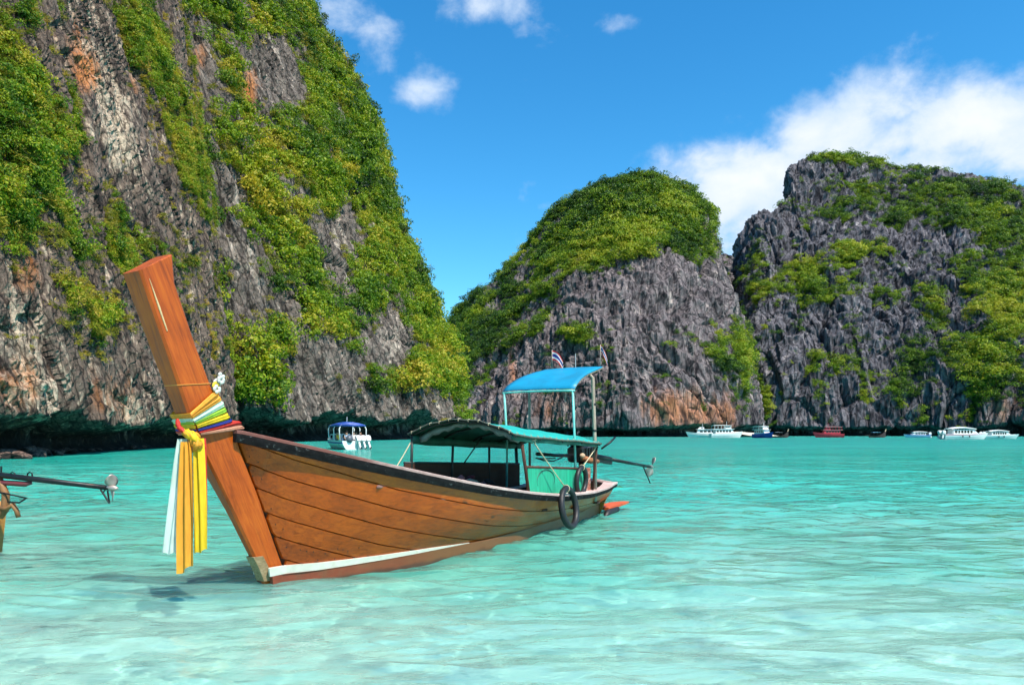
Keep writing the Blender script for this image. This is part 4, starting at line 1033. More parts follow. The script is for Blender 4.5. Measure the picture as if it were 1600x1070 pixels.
# ------------------------------------------------------------------ cloth sashes tied round the prow
sash = boat_thing('prow_sashes', 'bundle of bright knotted cloth sashes tied round the raked prow', 'sash', L(-.93, .05, 1.60))
SO = L(-.93, .05, 1.60)
CL = {}
for nm, c_ in (('orange', (.95, .40, .03)), ('white_green', (.62, .86, .66)), ('lime', (.34, .62, .04)), ('yellow', (.92, .62, .01)), ('blue', (.012, .035, .30)), ('red', (.68, .035, .02)), ('pink', (.80, .36, .22)), ('pale_mint', (.78, .90, .80))):
    CL[nm] = mat(nm + '_cloth', c_, .65, var=.22, scale=9, stretch=(2, 2, .5), bump=.006, transl=.22)
def sash_band(f0_, f1_, m_, seed):
    g = random.Random(seed); mb = MB(); rows = []
    # loop round the post: near face front -> aft, aft face, far face back, front face
    def edge_pt(fr, q):
        # fr 0 top edge .. 1 bottom edge ; q loop parameter 0..4
        seg = min(int(q), 3); f_ = q - seg
        def near(f): return (-.985 + .115 * fr) + ((-.70 + .29 * fr) - (-.985 + .115 * fr)) * f, (1.775 - .20 * fr) + ((2.00 - .36 * fr) - (1.775 - .20 * fr)) * f
        if seg == 0: t_, z_ = near(f_); p_ = .135
        elif seg == 1: t_, z_ = near(1); t_ += .02; p_ = .135 - .27 * f_
        elif seg == 2: t_, z_ = near(1 - f_); p_ = -.135
        else: t_, z_ = near(0); t_ -= .025; p_ = -.135 + .27 * f_
        zr = z_; lead, trail = float(np.interp(zr, SZ, SF)) - .012, float(np.interp(zr, SZ, SA)) + .014
        t_ = min(max(t_, lead), max(trail, t_ if fr > .8 else trail))
        return L(t_, p_, z_)
    n = 44; ph = g.uniform(0, 6)
    for i in range(n + 1):
        q = 4 * i / n if i < n else 3.9999
        ring = []
        for j in range(9):
            fr = f0_ + (f1_ - f0_) * j / 8
            b = edge_pt(fr, min(q, 3.9999)); out = Vector((0, b.y, 0)).normalized() if abs(b.y) > .02 else Vector((0, 0, 0))
            amp = .008 + .016 * math.sin(math.pi * j / 8) + .007 * math.sin(2.1 * j + ph + .7 * q)
            ring.append(b + out * amp + Vector((.004 * math.sin(3 * q + j), 0, .006 * math.sin(2 * q + ph))) - SO)
        rows.append(ring)
    mb.loft(rows, False); o = mb.build('wrapped_band', m_, sash, True)
    return o
bands = ['orange', 'orange', 'white_green', 'lime', 'yellow', 'blue', 'red', 'pink']
wd = [.13, .12, .15, .13, .17, .08, .11, .11]; acc = 0
for i, (nm, w_) in enumerate(zip(bands, wd)): sash_band(acc - .01, acc + w_ + .012, CL[nm], i); acc += w_
gk = random.Random(2)
def lump(path, rad, m_):
    # a twisted, creased roll of cloth
    mb = MB(); path = [Vector(p_) - SO for p_ in path]; rows = []
    n = 14; k = len(path) - 1
    for i in range(n + 1):
        f_ = i / n * k; j = min(int(f_), k - 1); c_ = path[j].lerp(path[j + 1], f_ - j); r_ = rad * (.55 + .45 * math.sin(math.pi * (.08 + .84 * i / n)))
        tg = (path[j + 1] - path[j]).normalized(); u_ = tg.orthogonal().normalized(); w_ = tg.cross(u_)
        rows.append([c_ + (u_ * math.cos(a_ * .4488 + .25 * i) + w_ * math.sin(a_ * .4488 + .25 * i)) * r_ * (1 + .22 * math.cos(3 * a_ * .8976)) for a_ in range(14)])
    mb.loft(rows, True, True); mb.build('knot', m_, sash, True)
lump([L(-1.00, .09, 1.61), L(-1.00, .17, 1.585), L(-.97, .22, 1.54), L(-.94, .19, 1.49)], .042, CL['yellow'])
lump([L(-1.03, .13, 1.60), L(-.98, .21, 1.57), L(-.93, .20, 1.555)], .036, CL['orange'])
lump([L(-.99, .18, 1.55), L(-.96, .22, 1.50), L(-.95, .20, 1.44)], .045, CL['orange'])
lump([L(-.95, .19, 1.53), L(-.91, .21, 1.47), L(-.90, .19, 1.40)], .034, CL['red'])
lump([L(-1.02, .02, 1.72), L(-1.05, .08, 1.65), L(-1.02, .14, 1.60)], .022, CL['red'])
def tail(m_, dx, top_w, bot_w, length, depth, lean, seed, slant=0.0):
    g = random.Random(seed); mb = MB(); rows = []; ph = g.uniform(0, 6); nW = 14
    for i in range(19):
        f_ = i / 18; wv = top_w + (bot_w - top_w) * min(1, f_ * 1.6) ** .7; row = []
        for j in range(nW + 1):
            s_ = j / nW - .5; fold = .020 * math.sin(s_ * 13 + ph + 1.2 * f_) * (1.3 - .6 * f_) + .005 * math.sin(s_ * 37 + ph)
            end = slant * s_ * f_ + .012 * math.sin(9 * s_ + ph) * f_
            x_ = dx + s_ * wv + lean * f_; 
            # cloth hangs across the view: mostly athwart the boat
            row.append(L(-.99 + depth + fold + .35 * x_, .17 + .85 * x_, 1.53 - (length + end) * f_ + .02 * math.sin(3 * f_ + ph)) - SO)
        rows.append(row)
    mb.loft(rows, False); o = mb.build('hanging_tail', m_, sash, True); return o
tail(CL['pale_mint'], -.11, .07, .15, 1.02, .01, -.15, 1)
tail(CL['blue'], -.095, .03, .07, 1.08, .04, -.06, 2)
tail(CL['red'], .055, .05, .08, .88, .05, .02, 3)
tail(CL['yellow'], .050, .08, .13, .99, .02, .03, 4, -.04)
tail(CL['orange'], -.02, .09, .175, 1.17, -.025, .0, 5, -.10)
# a small garland of white and yellow blossoms behind the post
gar = boat_thing('flower_garland', 'small garland of white blossoms tucked behind the prow above the sashes', 'garland', L(-.72, .02, 2.08))
gk = random.Random(9)
FLW = mat('white_petals', (.80, .80, .74), .7, transl=.2); FLY = mat('yellow_petals', (.80, .62, .05), .7, transl=.2)
for i in range(5):
    mb = MB(); c_ = Vector((gk.uniform(.0, .05) + .012 * (4 - i), -.10 - gk.uniform(0, .04), .05 - .03 * i))
    for k in range(6):
        a_ = k * 1.047 + gk.random(); d_ = Vector((math.cos(a_), -.35, math.sin(a_))) * .026; mb.ellipsoid(c_ + d_, (.02, .009, .02), 6, 5, Euler((0, -a_, 0)).to_matrix())
    mb.build('blossom', FLW if i % 4 != 3 else FLY, gar, True)

# ------------------------------------------------------------------ flags, cloth pile, flowers at the engine
FR, FW, FB = mat('flag_red', (.62, .03, .04), .7, transl=.25), mat('flag_white', (.78, .76, .74), .7, transl=.25), mat('flag_blue', (.02, .03, .22), .7, transl=.25)
def flag(at, label, hgt, width, rot, droop):
    f_ = boat_thing('flag', label, 'flag', at, 'small striped flags on the canopy')
    mb = MB(); mb.tube([(0, 0, 0), (.0, .0, hgt)], .007, 6); mb.build('flag_pole', POLEW, f_, True)
    z0 = hgt * .98; sh = width * .66
    for i, (m_, a_, b_) in enumerate(((FR, 0, 1 / 6), (FW, 1 / 6, 2 / 6), (FB, 2 / 6, 4 / 6), (FW, 4 / 6, 5 / 6), (FR, 5 / 6, 1))):
        mb = MB(); rows = []
        for k in range(9):
            q = k / 8; x_ = width * q * (1 - .3 * droop); dz = -droop * width * q * q
            wob = .03 * math.sin(q * 7 + 1)
            rows.append([Vector((math.cos(rot) * x_ - math.sin(rot) * wob, math.sin(rot) * x_ + math.cos(rot) * wob, z0 - sh * e_ + dz)) for e_ in (a_, b_)])
        mb.loft(rows, False); mb.build('flag_stripe', m_, f_, True)
    return f_
flag(canopy(-.72, .98, 0), 'small red white and blue striped flag at the far corner of the blue canopy', .36, .27, -1.0, .75)
flag(canopy(.93, .98, 0), 'drooping red white and blue flag at the near rear corner of the canopy', .40, .20, -1.4, 1.3)
mb = MB(); mb.tube([canopy(.1, .98), canopy(.1, .98) + Vector((0, 0, .26))], .006, 5); mb.build('antenna', FW, boat)
pile = boat_thing('cloth_pile', 'heap of patterned life vests and cloths inside the boat under the awning', 'cloth pile', L(4.2, -.45, .62))
PATT = [mat('vest_maroon', (.16, .02, .03), .8), mat('vest_cream', (.45, .36, .26), .8), mat('vest_black', (.02, .018, .02), .8), mat('vest_pink', (.36, .12, .12), .8)]
gk = random.Random(4)
for i in range(16):
    mb = MB(); mb.ellipsoid((gk.uniform(-.5, .6), gk.uniform(-.25, .25), gk.uniform(-.12, .26)), (gk.uniform(.08, .17), gk.uniform(.06, .12), gk.uniform(.03, .07)), 9, 6, Euler((gk.uniform(-.6, .6), gk.uniform(-.6, .6), gk.uniform(0, 3))).to_matrix(), .12, gk)
    mb.build('folded_cloth', PATT[i % 4], pile)

# ------------------------------------------------------------------ other boats in the bay
GEL = mat('white_gelcoat', (.80, .80, .78), .35, var=.1, scale=.8); GLASSD = mat('dark_cabin_glass', (.015, .02, .025), .15, var=.3, scale=1.0)
NAVY = mat('navy_canvas', (.015, .07, .36), .5, var=.3, scale=1.5); CHROME = mat('bright_rail', (.6, .6, .6), .3, .8)
PINKS = mat('pink_boot_stripe', (.62, .30, .36), .5); BLUEH = mat('blue_hull_paint', (.02, .06, .42), .4, var=.3, scale=.8); REDH = mat('red_hull_paint', (.48, .03, .05), .45, var=.3, scale=.8)
GREYO = mat('outboard_cowl', (.74, .74, .72), .35); BLACKO = mat('outboard_leg', (.03, .03, .035), .4); DKW = mat('dark_boat_timber', (.05, .03, .025), .6, var=.4)
def place(name, label, u, d, heading, group=None, cat='boat'):
    return thing(name, label, cat, ((u - 800) / FPX * d, d, 0), R(heading), group)
def hull(parent, Lg, Bm, Hs, m_, name='hull', bow_up=.35, fine=2.2, stern_w=.85, z0=-.3, rake=.10):
    mb = MB(); rings = []
    for i in range(17):
        f_ = i / 16; x_ = -Lg / 2 + Lg * f_; b_ = Bm / 2 * (stern_w + (1 - stern_w) * min(1, f_ * 2.2)) * max(.02, 1 - max(0, (f_ - .45) / .55) ** fine)
        zt = Hs * (1 + bow_up * f_ ** 3); xr = rake * Lg * f_ ** 4
        rings.append([Vector((x_ + xr, b_, zt)), Vector((x_ + xr * .6, b_ * .93, zt * .55)), Vector((x_, b_ * .72, .02)), Vector((x_ - xr * .4, b_ * .1, z0)), Vector((x_ - xr * .4, -b_ * .1, z0)), Vector((x_, -b_ * .72, .02)), Vector((x_ + xr * .6, -b_ * .93, zt * .55)), Vector((x_ + xr, -b_, zt)),
                      Vector((x_ + xr, -b_ * .85, zt - .04)), Vector((x_ + xr, b_ * .85, zt - .04))])
    mb.loft(rings[::-1], True, True)
    h_ = mb.build(name, m_, parent)
    return h_
def stripe(parent, Lg, Bm, z_, h_, m_, f0=.0, f1=.92, stern_w=.85, fine=2.2, Hs=1.0, rake=.1, name='hull_stripe'):
    for s_ in (1, -1):
        mb = MB(); rows = []
        for i in range(13):
            f_ = f0 + (f1 - f0) * i / 12; x_ = -Lg / 2 + Lg * f_ + rake * Lg * f_ ** 4 * .8
            b_ = (Bm / 2 * (stern_w + (1 - stern_w) * min(1, f_ * 2.2)) * max(.02, 1 - max(0, (f_ - .45) / .55) ** fine)) * .985 + .02
            rows.append([Vector((x_, s_ * b_, z_ + .2 * Hs * f_ ** 3)), Vector((x_, s_ * b_, z_ + h_ + .2 * Hs * f_ ** 3)), Vector((x_, s_ * (b_ - .06), z_ + h_ + .2 * Hs * f_ ** 3)), Vector((x_, s_ * (b_ - .06), z_ + .2 * Hs * f_ ** 3))])
        mb.loft(rows, True, True); mb.build(name, m_, parent)
def deckhouse(parent, x0, x1, wid, z0, z1, m_, nwin, front=.4, win=True, name='cabin', wz=(.35, .8)):
    mb = MB(); mb.loft([[Vector((x0, -wid / 2, z0)), Vector((x1, -wid / 2, z0)), Vector((x1, wid / 2, z0)), Vector((x0, wid / 2, z0))], [Vector((x0 + .1, -wid / 2 + .08, z1)), Vector((x1 - front, -wid / 2 + .08, z1)), Vector((x1 - front, wid / 2 - .08, z1)), Vector((x0 + .1, wid / 2 - .08, z1))]], True, True)
    c_ = mb.build(name, m_, parent); h_ = z1 - z0
    for s_ in (1, -1):
        for k in range(nwin):
            a_ = x0 + .3 + (x1 - front - x0 - .5) * k / nwin; b_ = x0 + .3 + (x1 - front - x0 - .5) * (k + .72) / nwin
            mb = MB(); mb.box(((a_ + b_) / 2, s_ * (wid / 2 - .035), z0 + h_ * (wz[0] + wz[1]) / 2), (b_ - a_, .06, h_ * (wz[1] - wz[0]))); mb.build('window', GLASSD, c_)
    return c_
def slab_roof(parent, x0, x1, wid, z_, m_, name='roof', th=.10, camber=.12):
    mb = MB(); rows = []
    for i in range(9):
        f_ = i / 8; x_ = x0 + (x1 - x0) * f_; cz = camber * (1 - (2 * f_ - 1) ** 2)
        rows.append([Vector((x_, -wid / 2, z_ + cz)), Vector((x_, 0, z_ + cz + camber * .6)), Vector((x_, wid / 2, z_ + cz)), Vector((x_, wid / 2, z_ + cz - th)), Vector((x_, -wid / 2, z_ + cz - th))])
    mb.loft(rows, True, True); return mb.build(name, m_, parent)
def stanchions(parent, xs, wid, z0, z1, r_=.035, m_=CHROME, name='post'):
    for x_ in xs:
        for s_ in (1, -1):
            mb = MB(); mb.tube([(x_, s_ * wid / 2, z0), (x_, s_ * wid / 2, z1)], r_, 6); mb.build(name, m_, parent)
def outboard(parent, x_, y_, z_, tilt=.0, sc=1.0):
    M = Euler((0, tilt, 0)).to_matrix(); o_ = Vector((x_, y_, z_)); mb = MB()
    mb.loft([[o_ + M @ (Vector((px, py, pz)) * sc) for px, py in ((-.32 * k, -.18 * k), (.25 * k, -.20 * k), (.32 * k, 0), (.25 * k, .20 * k), (-.32 * k, .18 * k))] for k, pz in ((.8, .0), (1, .15), (1, .45), (.7, .62))], True, True)
    e_ = mb.build('outboard_motor', GREYO, parent)
    mb = MB(); mb.loft([[o_ + M @ (Vector((px, py, pz)) * sc) for px, py in ((-.14, -.06), (.14, -.07), (.14, .07), (-.14, .06))] for pz in (.02, -.45, -.8)], True, True); mb.build('motor_leg', GREYO, e_)
    mb = MB(); mb.tube([o_ + M @ (Vector((-.1, 0, -.72)) * sc), o_ + M @ (Vector((-.36, 0, -.72)) * sc)], [.08 * sc, .03 * sc], 8); mb.build('motor_gearcase', BLACKO, e_)
    return e_

# speedboat under the green cliff, stern towards the beach
sb = place('speedboat', 'white speedboat with navy canopy and passengers under the green cliff', 537, 75.3, 118)
hull(sb, 8.0, 2.9, .85, GEL); stripe(sb, 8.0, 2.9, .55, .12, NAVY)
mb = MB(); rows = []
for i in range(11):
    f_ = i / 10; x_ = -3.4 + 4.4 * f_
    rows.append([Vector((x_, -1.30 * math.cos(math.pi * (j / 8 - .5)) ** .25 * (1 if j else 1) * (1 - 2 * j / 8) if False else 1.32 * (2 * j / 8 - 1), 2.32 + .30 * (1 - (2 * j / 8 - 1) ** 2) + .10 * math.sin(math.pi * f_))) for j in range(9)] + [Vector((x_, 1.30, 2.24)), Vector((x_, -1.30, 2.24))])
mb.loft(rows, True, True); mb.build('canopy', NAVY, sb, True)
for x_ in (-3.35, -1.2, .9):
    mb = MB(); mb.tube([(x_ - .1, -1.30, .8), (x_, -1.34, 2.0), (x_ + .04, -1.15, 2.36), (x_ + .04, 0, 2.58), (x_ + .04, 1.15, 2.36), (x_, 1.34, 2.0), (x_ - .1, 1.30, .8)], .055, 8); mb.build('canopy_hoop', GEL, sb, True)
mb = MB(); mb.tube([(-3.3, 0, .8), (-3.32, 0, 2.58)], .04, 6); mb.build('canopy_post', GEL, sb)
mb = MB(); mb.tube([(-1.2, 0, 2.6), (-1.25, 0, 3.2)], .03, 6); mb.build('mast', GEL, sb)
deckhouse(sb, .6, 2.6, 1.9, .8, 1.5, GEL, 3, .7)
for y_ in (-1.30, -.82, -.34): outboard(sb, -4.25, y_, .62, .75, 1.25)
for i, (x_, y_) in enumerate(((-3.9, -.6), (-3.9, .5))):
    mb = MB(); mb.ellipsoid((x_, y_, 1.0), (.38, .36, .40), 12, 9); mb.build('fender_ball', mat('grey_fender', (.10, .11, .14), .4), sb, True)

# people: one continuous skinned body each
SKIN = mat('skin', (.42, .22, .13), .6, var=.15); HAIR = mat('dark_hair', (.012, .009, .008), .7)
def person(at, yaw, label, shirt, trousers, seated=True, arm=0.0):
    o = thing('person', label, 'person', at, yaw)
    me = bpy.data.meshes.new('skeleton')
    if seated:
        J = dict(pel=(0, 0, .12), che=(.02, 0, .48), nck=(.04, 0, .64), hd0=(.06, 0, .72), hd1=(.08, 0, .88), shl=(.02, .19, .58), ell=(.10, .26, .32), hal=(.30, .18, .22 + arm), shr=(.02, -.19, .58), elr=(.10, -.26, .32), har=(.30, -.18, .22),
                 hil=(.04, .10, .10), knl=(.46, .13, .10), anl=(.44, .13, -.34), fol=(.58, .14, -.38), hir=(.04, -.10, .10), knr=(.46, -.13, .10), anr=(.44, -.13, -.34), fot=(.58, -.14, -.38))
    else:
        J = dict(pel=(0, 0, .92), che=(.0, 0, 1.25), nck=(.0, 0, 1.45), hd0=(.02, 0, 1.53), hd1=(.03, 0, 1.70), shl=(0, .20, 1.38), ell=(.02, .27, 1.10), hal=(.16, .22, .95 + arm), shr=(0, -.20, 1.38), elr=(.02, -.27, 1.10), har=(.12, -.24, .86),
                 hil=(0, .10, .88), knl=(.03, .11, .48), anl=(0, .12, .08), fol=(.16, .13, .04), hir=(0, -.10, .88), knr=(.03, -.11, .48), anr=(0, -.12, .08), fot=(.16, -.13, .04))
    ks = list(J); rad = dict(pel=.14, che=.145, nck=.055, hd0=.085, hd1=.095, shl=.065, ell=.045, hal=.038, shr=.065, elr=.045, har=.038, hil=.085, knl=.062, anl=.042, fol=.04, hir=.085, knr=.062, anr=.042, fot=.04)
    E = [('pel', 'che'), ('che', 'nck'), ('nck', 'hd0'), ('hd0', 'hd1'), ('che', 'shl'), ('shl', 'ell'), ('ell', 'hal'), ('che', 'shr'), ('shr', 'elr'), ('elr', 'har'), ('pel', 'hil'), ('hil', 'knl'), ('knl', 'anl'), ('anl', 'fol'), ('pel', 'hir'), ('hir', 'knr'), ('knr', 'anr'), ('anr', 'fot')]
    me.from_pydata([J[k] for k in ks], [(ks.index(a), ks.index(b)) for a, b in E], [])
    tmp = bpy.data.objects.new('skeleton', me); COL.objects.link(tmp)
    sk = tmp.modifiers.new('skin', 'SKIN'); sk.use_smooth_shade = True; tmp.modifiers.new('sub', 'SUBSURF').levels = 1
    for k, sv in zip(ks, me.skin_vertices[0].data): sv.radius = (rad[k], rad[k]); sv.use_root = (k == 'pel')
    dg = bpy.context.evaluated_depsgraph_get(); bm_ = bpy.data.meshes.new_from_object(tmp.evaluated_get(dg))
    bpy.data.objects.remove(tmp)
    bm_.materials.clear()
    for m_ in (SKIN, shirt, trousers): bm_.materials.append(m_)
    zn, zw = J['nck'][2], J['pel'][2]
    for p_ in bm_.polygons:
        c_ = p_.center; away = abs(c_.y) > .225 or (seated and c_.x > .16 and c_.z > .17)
        p_.material_index = 0 if c_.z > zn - .02 else (1 if c_.z > zw + .06 and not away else (0 if away and c_.z > zw or c_.z < zw - .36 else 2)); p_.use_smooth = True
    b_ = bpy.data.objects.new('body', bm_); COL.objects.link(b_); b_.parent = o
    mb = MB(); h1 = Vector(J['hd1']); mb.ellipsoid(h1 + Vector((-.02, 0, .03)), (.105, .10, .10), 10, 8); mb.build('hair', HAIR, o, True)
    return o
SHIRTS = [('white', (.75, .75, .73)), ('yellow', (.80, .50, .04)), ('pale blue', (.42, .58, .72)), ('orange', (.70, .25, .06)), ('black', (.03, .03, .035)), ('red', (.55, .06, .05)), ('grey', (.3, .3, .3))]
SM = {n_: mat(n_.replace(' ', '_') + '_shirt', c_, .8) for n_, c_ in SHIRTS}
TRO = mat('dark_shorts', (.04, .05, .08), .8); sbm = Matrix.Translation(sb.location) @ Matrix.Rotation(sb.rotation_euler.z, 4, 'Z')
for x_, y_, nm, lb in ((-3.1, -.15, 'white', 'person in a white shirt seated at the middle of the speedboat stern'), (-3.1, .55, 'pale blue', 'person in a pale blue shirt seated at the speedboat stern'), (-2.9, -.9, 'orange', 'person in an orange top seated at the right end of the speedboat stern bench'),
                       (-2.2, 1.15, 'yellow', 'person in a yellow top on the left gunwale of the speedboat'), (-1.6, .3, 'black', 'person in black seated deep under the speedboat canopy'), (-1.7, -.8, 'red', 'person in a red top under the speedboat canopy'), (-.7, .9, 'grey', 'person in grey seated forward in the speedboat')):
    person(sbm @ Vector((x_, y_, .78)), sb.rotation_euler.z + math.pi + .15 * y_, lb, SM[nm], TRO)

def speedboat(u, d, hd, Lg, label, hcol, n_out, stripe_m):
    b_ = place('speedboat', label, u, d, hd, 'speedboats at anchor')
    hull(b_, Lg, Lg * .27, Lg * .11, hcol, bow_up=.25); stripe(b_, Lg, Lg * .27, Lg * .088, Lg * .018, stripe_m, Hs=Lg * .11)
    deckhouse(b_, -Lg * .30, Lg * .30, Lg * .20, Lg * .105, Lg * .205, GEL, 6, Lg * .12, wz=(.25, .85)); 
    slab_roof(b_, -Lg * .36, Lg * .22, Lg * .24, Lg * .228, GEL, th=Lg * .014, camber=Lg * .025)
    stanchions(b_, [Lg * (-.33 + .13 * k) for k in range(5)], Lg * .22, Lg * .10, Lg * .23, .04, GEL)
    for k in range(n_out): outboard(b_, -Lg * .5 - .2, (k - (n_out - 1) / 2) * .75, Lg * .115, -.5 if k % 2 else .3, 1.4)
    for k in range(2):
        mb = MB(); mb.ellipsoid((Lg * (-.12 + .16 * k), -Lg * .138, Lg * .062), (.14, .12, .28), 8, 7); mb.build('fender', BLACKO, b_)
    return b_
speedboat(1505, 184, 8, 11.6, 'large white speedboat with long curved roof anchored at right', GEL, 3, PINKS)
speedboat(1562, 200, 2, 9.0, 'white speedboat overlapping the larger one at the far right', mat('pale_aqua_hull', (.55, .74, .72), .4), 2, GEL)
speedboat(1434, 255, 176, 8.0, 'small low white and blue speedboat before the right mountain', mat('pale_blue_hull', (.40, .55, .72), .4), 1, BLUEH)
def tourboat(u, d, hd, Lg, label, hm, cm, decks, rm, wn=5, vs=1.3):
    b_ = place('tour_boat', label, u, d, hd, 'tour boats at anchor'); Z = Lg * vs
    hull(b_, Lg, Lg * .28, Z * .10, hm, bow_up=.55)
    deckhouse(b_, -Lg * .36, Lg * .26, Lg * .22, Z * .10, Z * .20, cm, wn, Lg * .06)
    slab_roof(b_, -Lg * .44, Lg * .26, Lg * .26, Z * .215, rm, 'deck_roof', Lg * .012, 0.0)
    if decks > 1:
        stanchions(b_, [Lg * (-.40 + .11 * k) for k in range(6)], Lg * .23, Z * .21, Z * .29, .05, cm)
        deckhouse(b_, -Lg * .02, Lg * .18, Lg * .18, Z * .215, Z * .285, cm, 3, Lg * .05, name='wheelhouse'); slab_roof(b_, -Lg * .42, Lg * .16, Lg * .25, Z * .30, rm, 'roof', Lg * .012, Lg * .008)
    else:
        deckhouse(b_, Lg * .0, Lg * .2, Lg * .16, Z * .215, Z * .27, cm, 2, Lg * .06, name='wheelhouse')
    mb = MB(); mb.tube([(Lg * .05, 0, Z * .27), (Lg * .05, 0, Z * (.40 if decks > 1 else .36))], .05, 6); mb.build('mast', cm, b_)
    return b_
tourboat(1100, 252, 172, 10.2, 'white cabin boat moored below the middle mountain, leftmost of the pair', GEL, GEL, 1, GEL, 4)
tourboat(1133, 244, 8, 10.4, 'white double deck tour boat moored just left of the small beach', GEL, GEL, 2, GEL, 5)
tourboat(1296, 262, 176, 9.6, 'red double deck tour boat before the dark right mountain', REDH, REDH, 2, mat('pink_roof', (.66, .30, .30), .5), 5)
tourboat(1192, 240, 285, 9.5, 'blue hulled boat with white wheelhouse seen bow on by the beach', BLUEH, GEL, 2, GEL, 4)
def small_longtail(u, d, hd, Lg, label, canvas):
    b_ = place('longtail_boat', label, u, d, hd, 'distant longtail boats'); mb = MB(); rings = []
    for i in range(15):
        f_ = i / 14; x_ = -Lg / 2 + Lg * f_; bw = .75 * max(.06, math.sin(math.pi * (.18 + .80 * f_))) ; zt = .55 + 1.9 * max(0, (f_ - .55) / .45) ** 2.2
        rings.append([Vector((x_, bw, zt)), Vector((x_, bw * .6, -.15 + .9 * max(0, f_ - .8) * 5 * .3)), Vector((x_, -bw * .6, -.15 + .9 * max(0, f_ - .8) * 5 * .3)), Vector((x_, -bw, zt)), Vector((x_, 0, zt - .1))])
    mb.loft(rings[::-1], True, True); mb.build('hull', DKW, b_); slab_roof(b_, -Lg * .32, Lg * .12, 1.5, 1.75, canvas, 'awning', .05, .08)
    stanchions(b_, [-Lg * .30, -Lg * .1, Lg * .1], 1.2, .5, 1.7, .03, DKW)
    mb = MB(); mb.tube([(Lg * .47, 0, 2.0), (Lg * .52, 0, 2.9)], [.16, .13], 8); mb.build('prow', mat('pale_prow', (.62, .45, .30), .6), b_)
    mb = MB(); mb.tube([(-Lg * .44, 0, .95), (-Lg * .75, .3, .5)], .05, 6); mb.build('propeller_shaft', METALD, b_); return b_
small_longtail(1371, 258, 12, 6.6, 'small longtail with pale blue awning before the right mountain', mat('sky_canvas', (.18, .45, .65), .5))
small_longtail(1219, 248, 4, 5.6, 'dark longtail boat moored beside the blue hulled boat', mat('grey_canvas', (.22, .24, .28), .6))

# little beach between the mountains
mb = MB(); rows = []
for i in range(15):
    x_ = (1144 + 40 * i / 14 - 800) / FPX * 300
    rows.append([(x_, 262 + 5 * math.sin(i * .22), -.4), (x_, 272 + 3 * math.sin(i * .5), .35 + .2 * math.sin(i * .22 * 3.14 / 3)), (x_, 290, 1.2), (x_, 345, 2.6)])
mb.loft(rows, False); beach = mb.build('beach', mat('beach_sand', (.74, .66, .54), .9, var=.12, scale=.5), None, True); tag(beach, 'small pale sand beach between the two mountains', None, None, 'structure')

# ------------------------------------------------------------------ stern gear of the boat moored outside the left edge
lb = thing('longtail_boat', 'longtail stern with rust brown frame and raised propeller shaft at the left edge', 'boat', (-7.4, 9.3, 0), 0)
LO = Vector((-7.4, 9.3, 0))
def W(u, v, d): return Vector(unproj(u, v, d)) - LO
mb = MB(); rings = []
for i in range(12):
    f_ = i / 11; x_ = -3.6 + 4.35 * f_; bw = .75 - .35 * f_ ** 2; zt = .75 - .05 * f_
    rings.append([Vector((x_, bw, zt)), Vector((x_, bw * .75, -.3 + .35 * f_)), Vector((x_, -bw * .75, -.3 + .35 * f_)), Vector((x_, -bw, zt)), Vector((x_, -bw + .1, zt)), Vector((x_, 0, zt - .3)), Vector((x_, bw - .1, zt))])
mb.loft(rings, True, True); mb.build('hull', PLANK2, lb)
sp0, sp1 = W(-120, 728, 9.3), W(171, 762, 9.1)
mb = MB(); mb.tube([sp0, sp0.lerp(sp1, .5), sp1], [.042, .036, .030], 10); sh2 = mb.build('propeller_shaft', METALD, lb, True)
propeller(sh2, sp1 + Vector((.03, 0, 0)), (sp1 - sp0).normalized(), .155, .9, BLADE, .25)
mb = MB(); mb.tube([W(-60, 750, 9.28), W(40, 756, 9.2), W(49, 754, 9.2)], [.03, .035, .02], 8); mb.build('guard_pipe', mat('maroon_pipe', (.16, .03, .035), .5), lb, True)
for u_ in (20, 47):
    mb = MB(); mb.tube([W(u_ - 4, 746, 9.2), W(u_ - 4, 740, 9.2), W(u_ - 1, 737, 9.2), W(u_ + 3, 739, 9.2), W(u_ + 4, 748, 9.2)], .009, 6); mb.build('wire_loop', METALD, sh2, True)
mb = MB(); mb.tube([W(157, 764, 9.1), W(171, 786, 9.1)], .012, 6); mb.tube([W(168, 766, 9.1), W(171, 786, 9.1)], .011, 6); mb.tube([W(165, 764, 9.1), W(160, 771, 9.1)], .009, 6); mb.build('skeg', METALD, sh2)
TANW = mat('tan_frame_timber', (.24, .11, .035), .65, var=.4, scale=8)
mb = MB(); mb.tube([W(-30, 720, 9.3), W(-2, 748, 9.25), W(9, 772, 9.2), W(8, 795, 9.2), W(0, 808, 9.2)], [.05, .045, .045, .05, .04], 8); mb.build('stern_frame', TANW, lb, True)
mb = MB(); mb.tube([W(-12, 792, 9.2), W(10, 795, 9.15), W(20, 788, 9.15), W(26, 798, 9.15), W(29, 808, 9.15)], [.03, .03, .035, .03, .028], 8); mb.build('stern_arm', TANW, lb, True)
mb = MB(); mb.tube([W(-20, 766, 9.2), W(10, 771, 9.15), W(42, 778, 9.1), W(38, 780, 9.1), W(30, 785, 9.1), W(12, 784, 9.15)], .011, 6); mb.build('control_rod', METALD, lb, True)
mb = MB(); mb.ellipsoid(W(-6, 800, 9.2), (.10, .09, .09), 10, 8); mb.build('rudder_joint', RUST, lb, True)
mb = MB(); mb.tube([W(2, 742, 9.22), W(2, 728, 9.22)], .012, 6); mb.build('pin', METALD, lb)

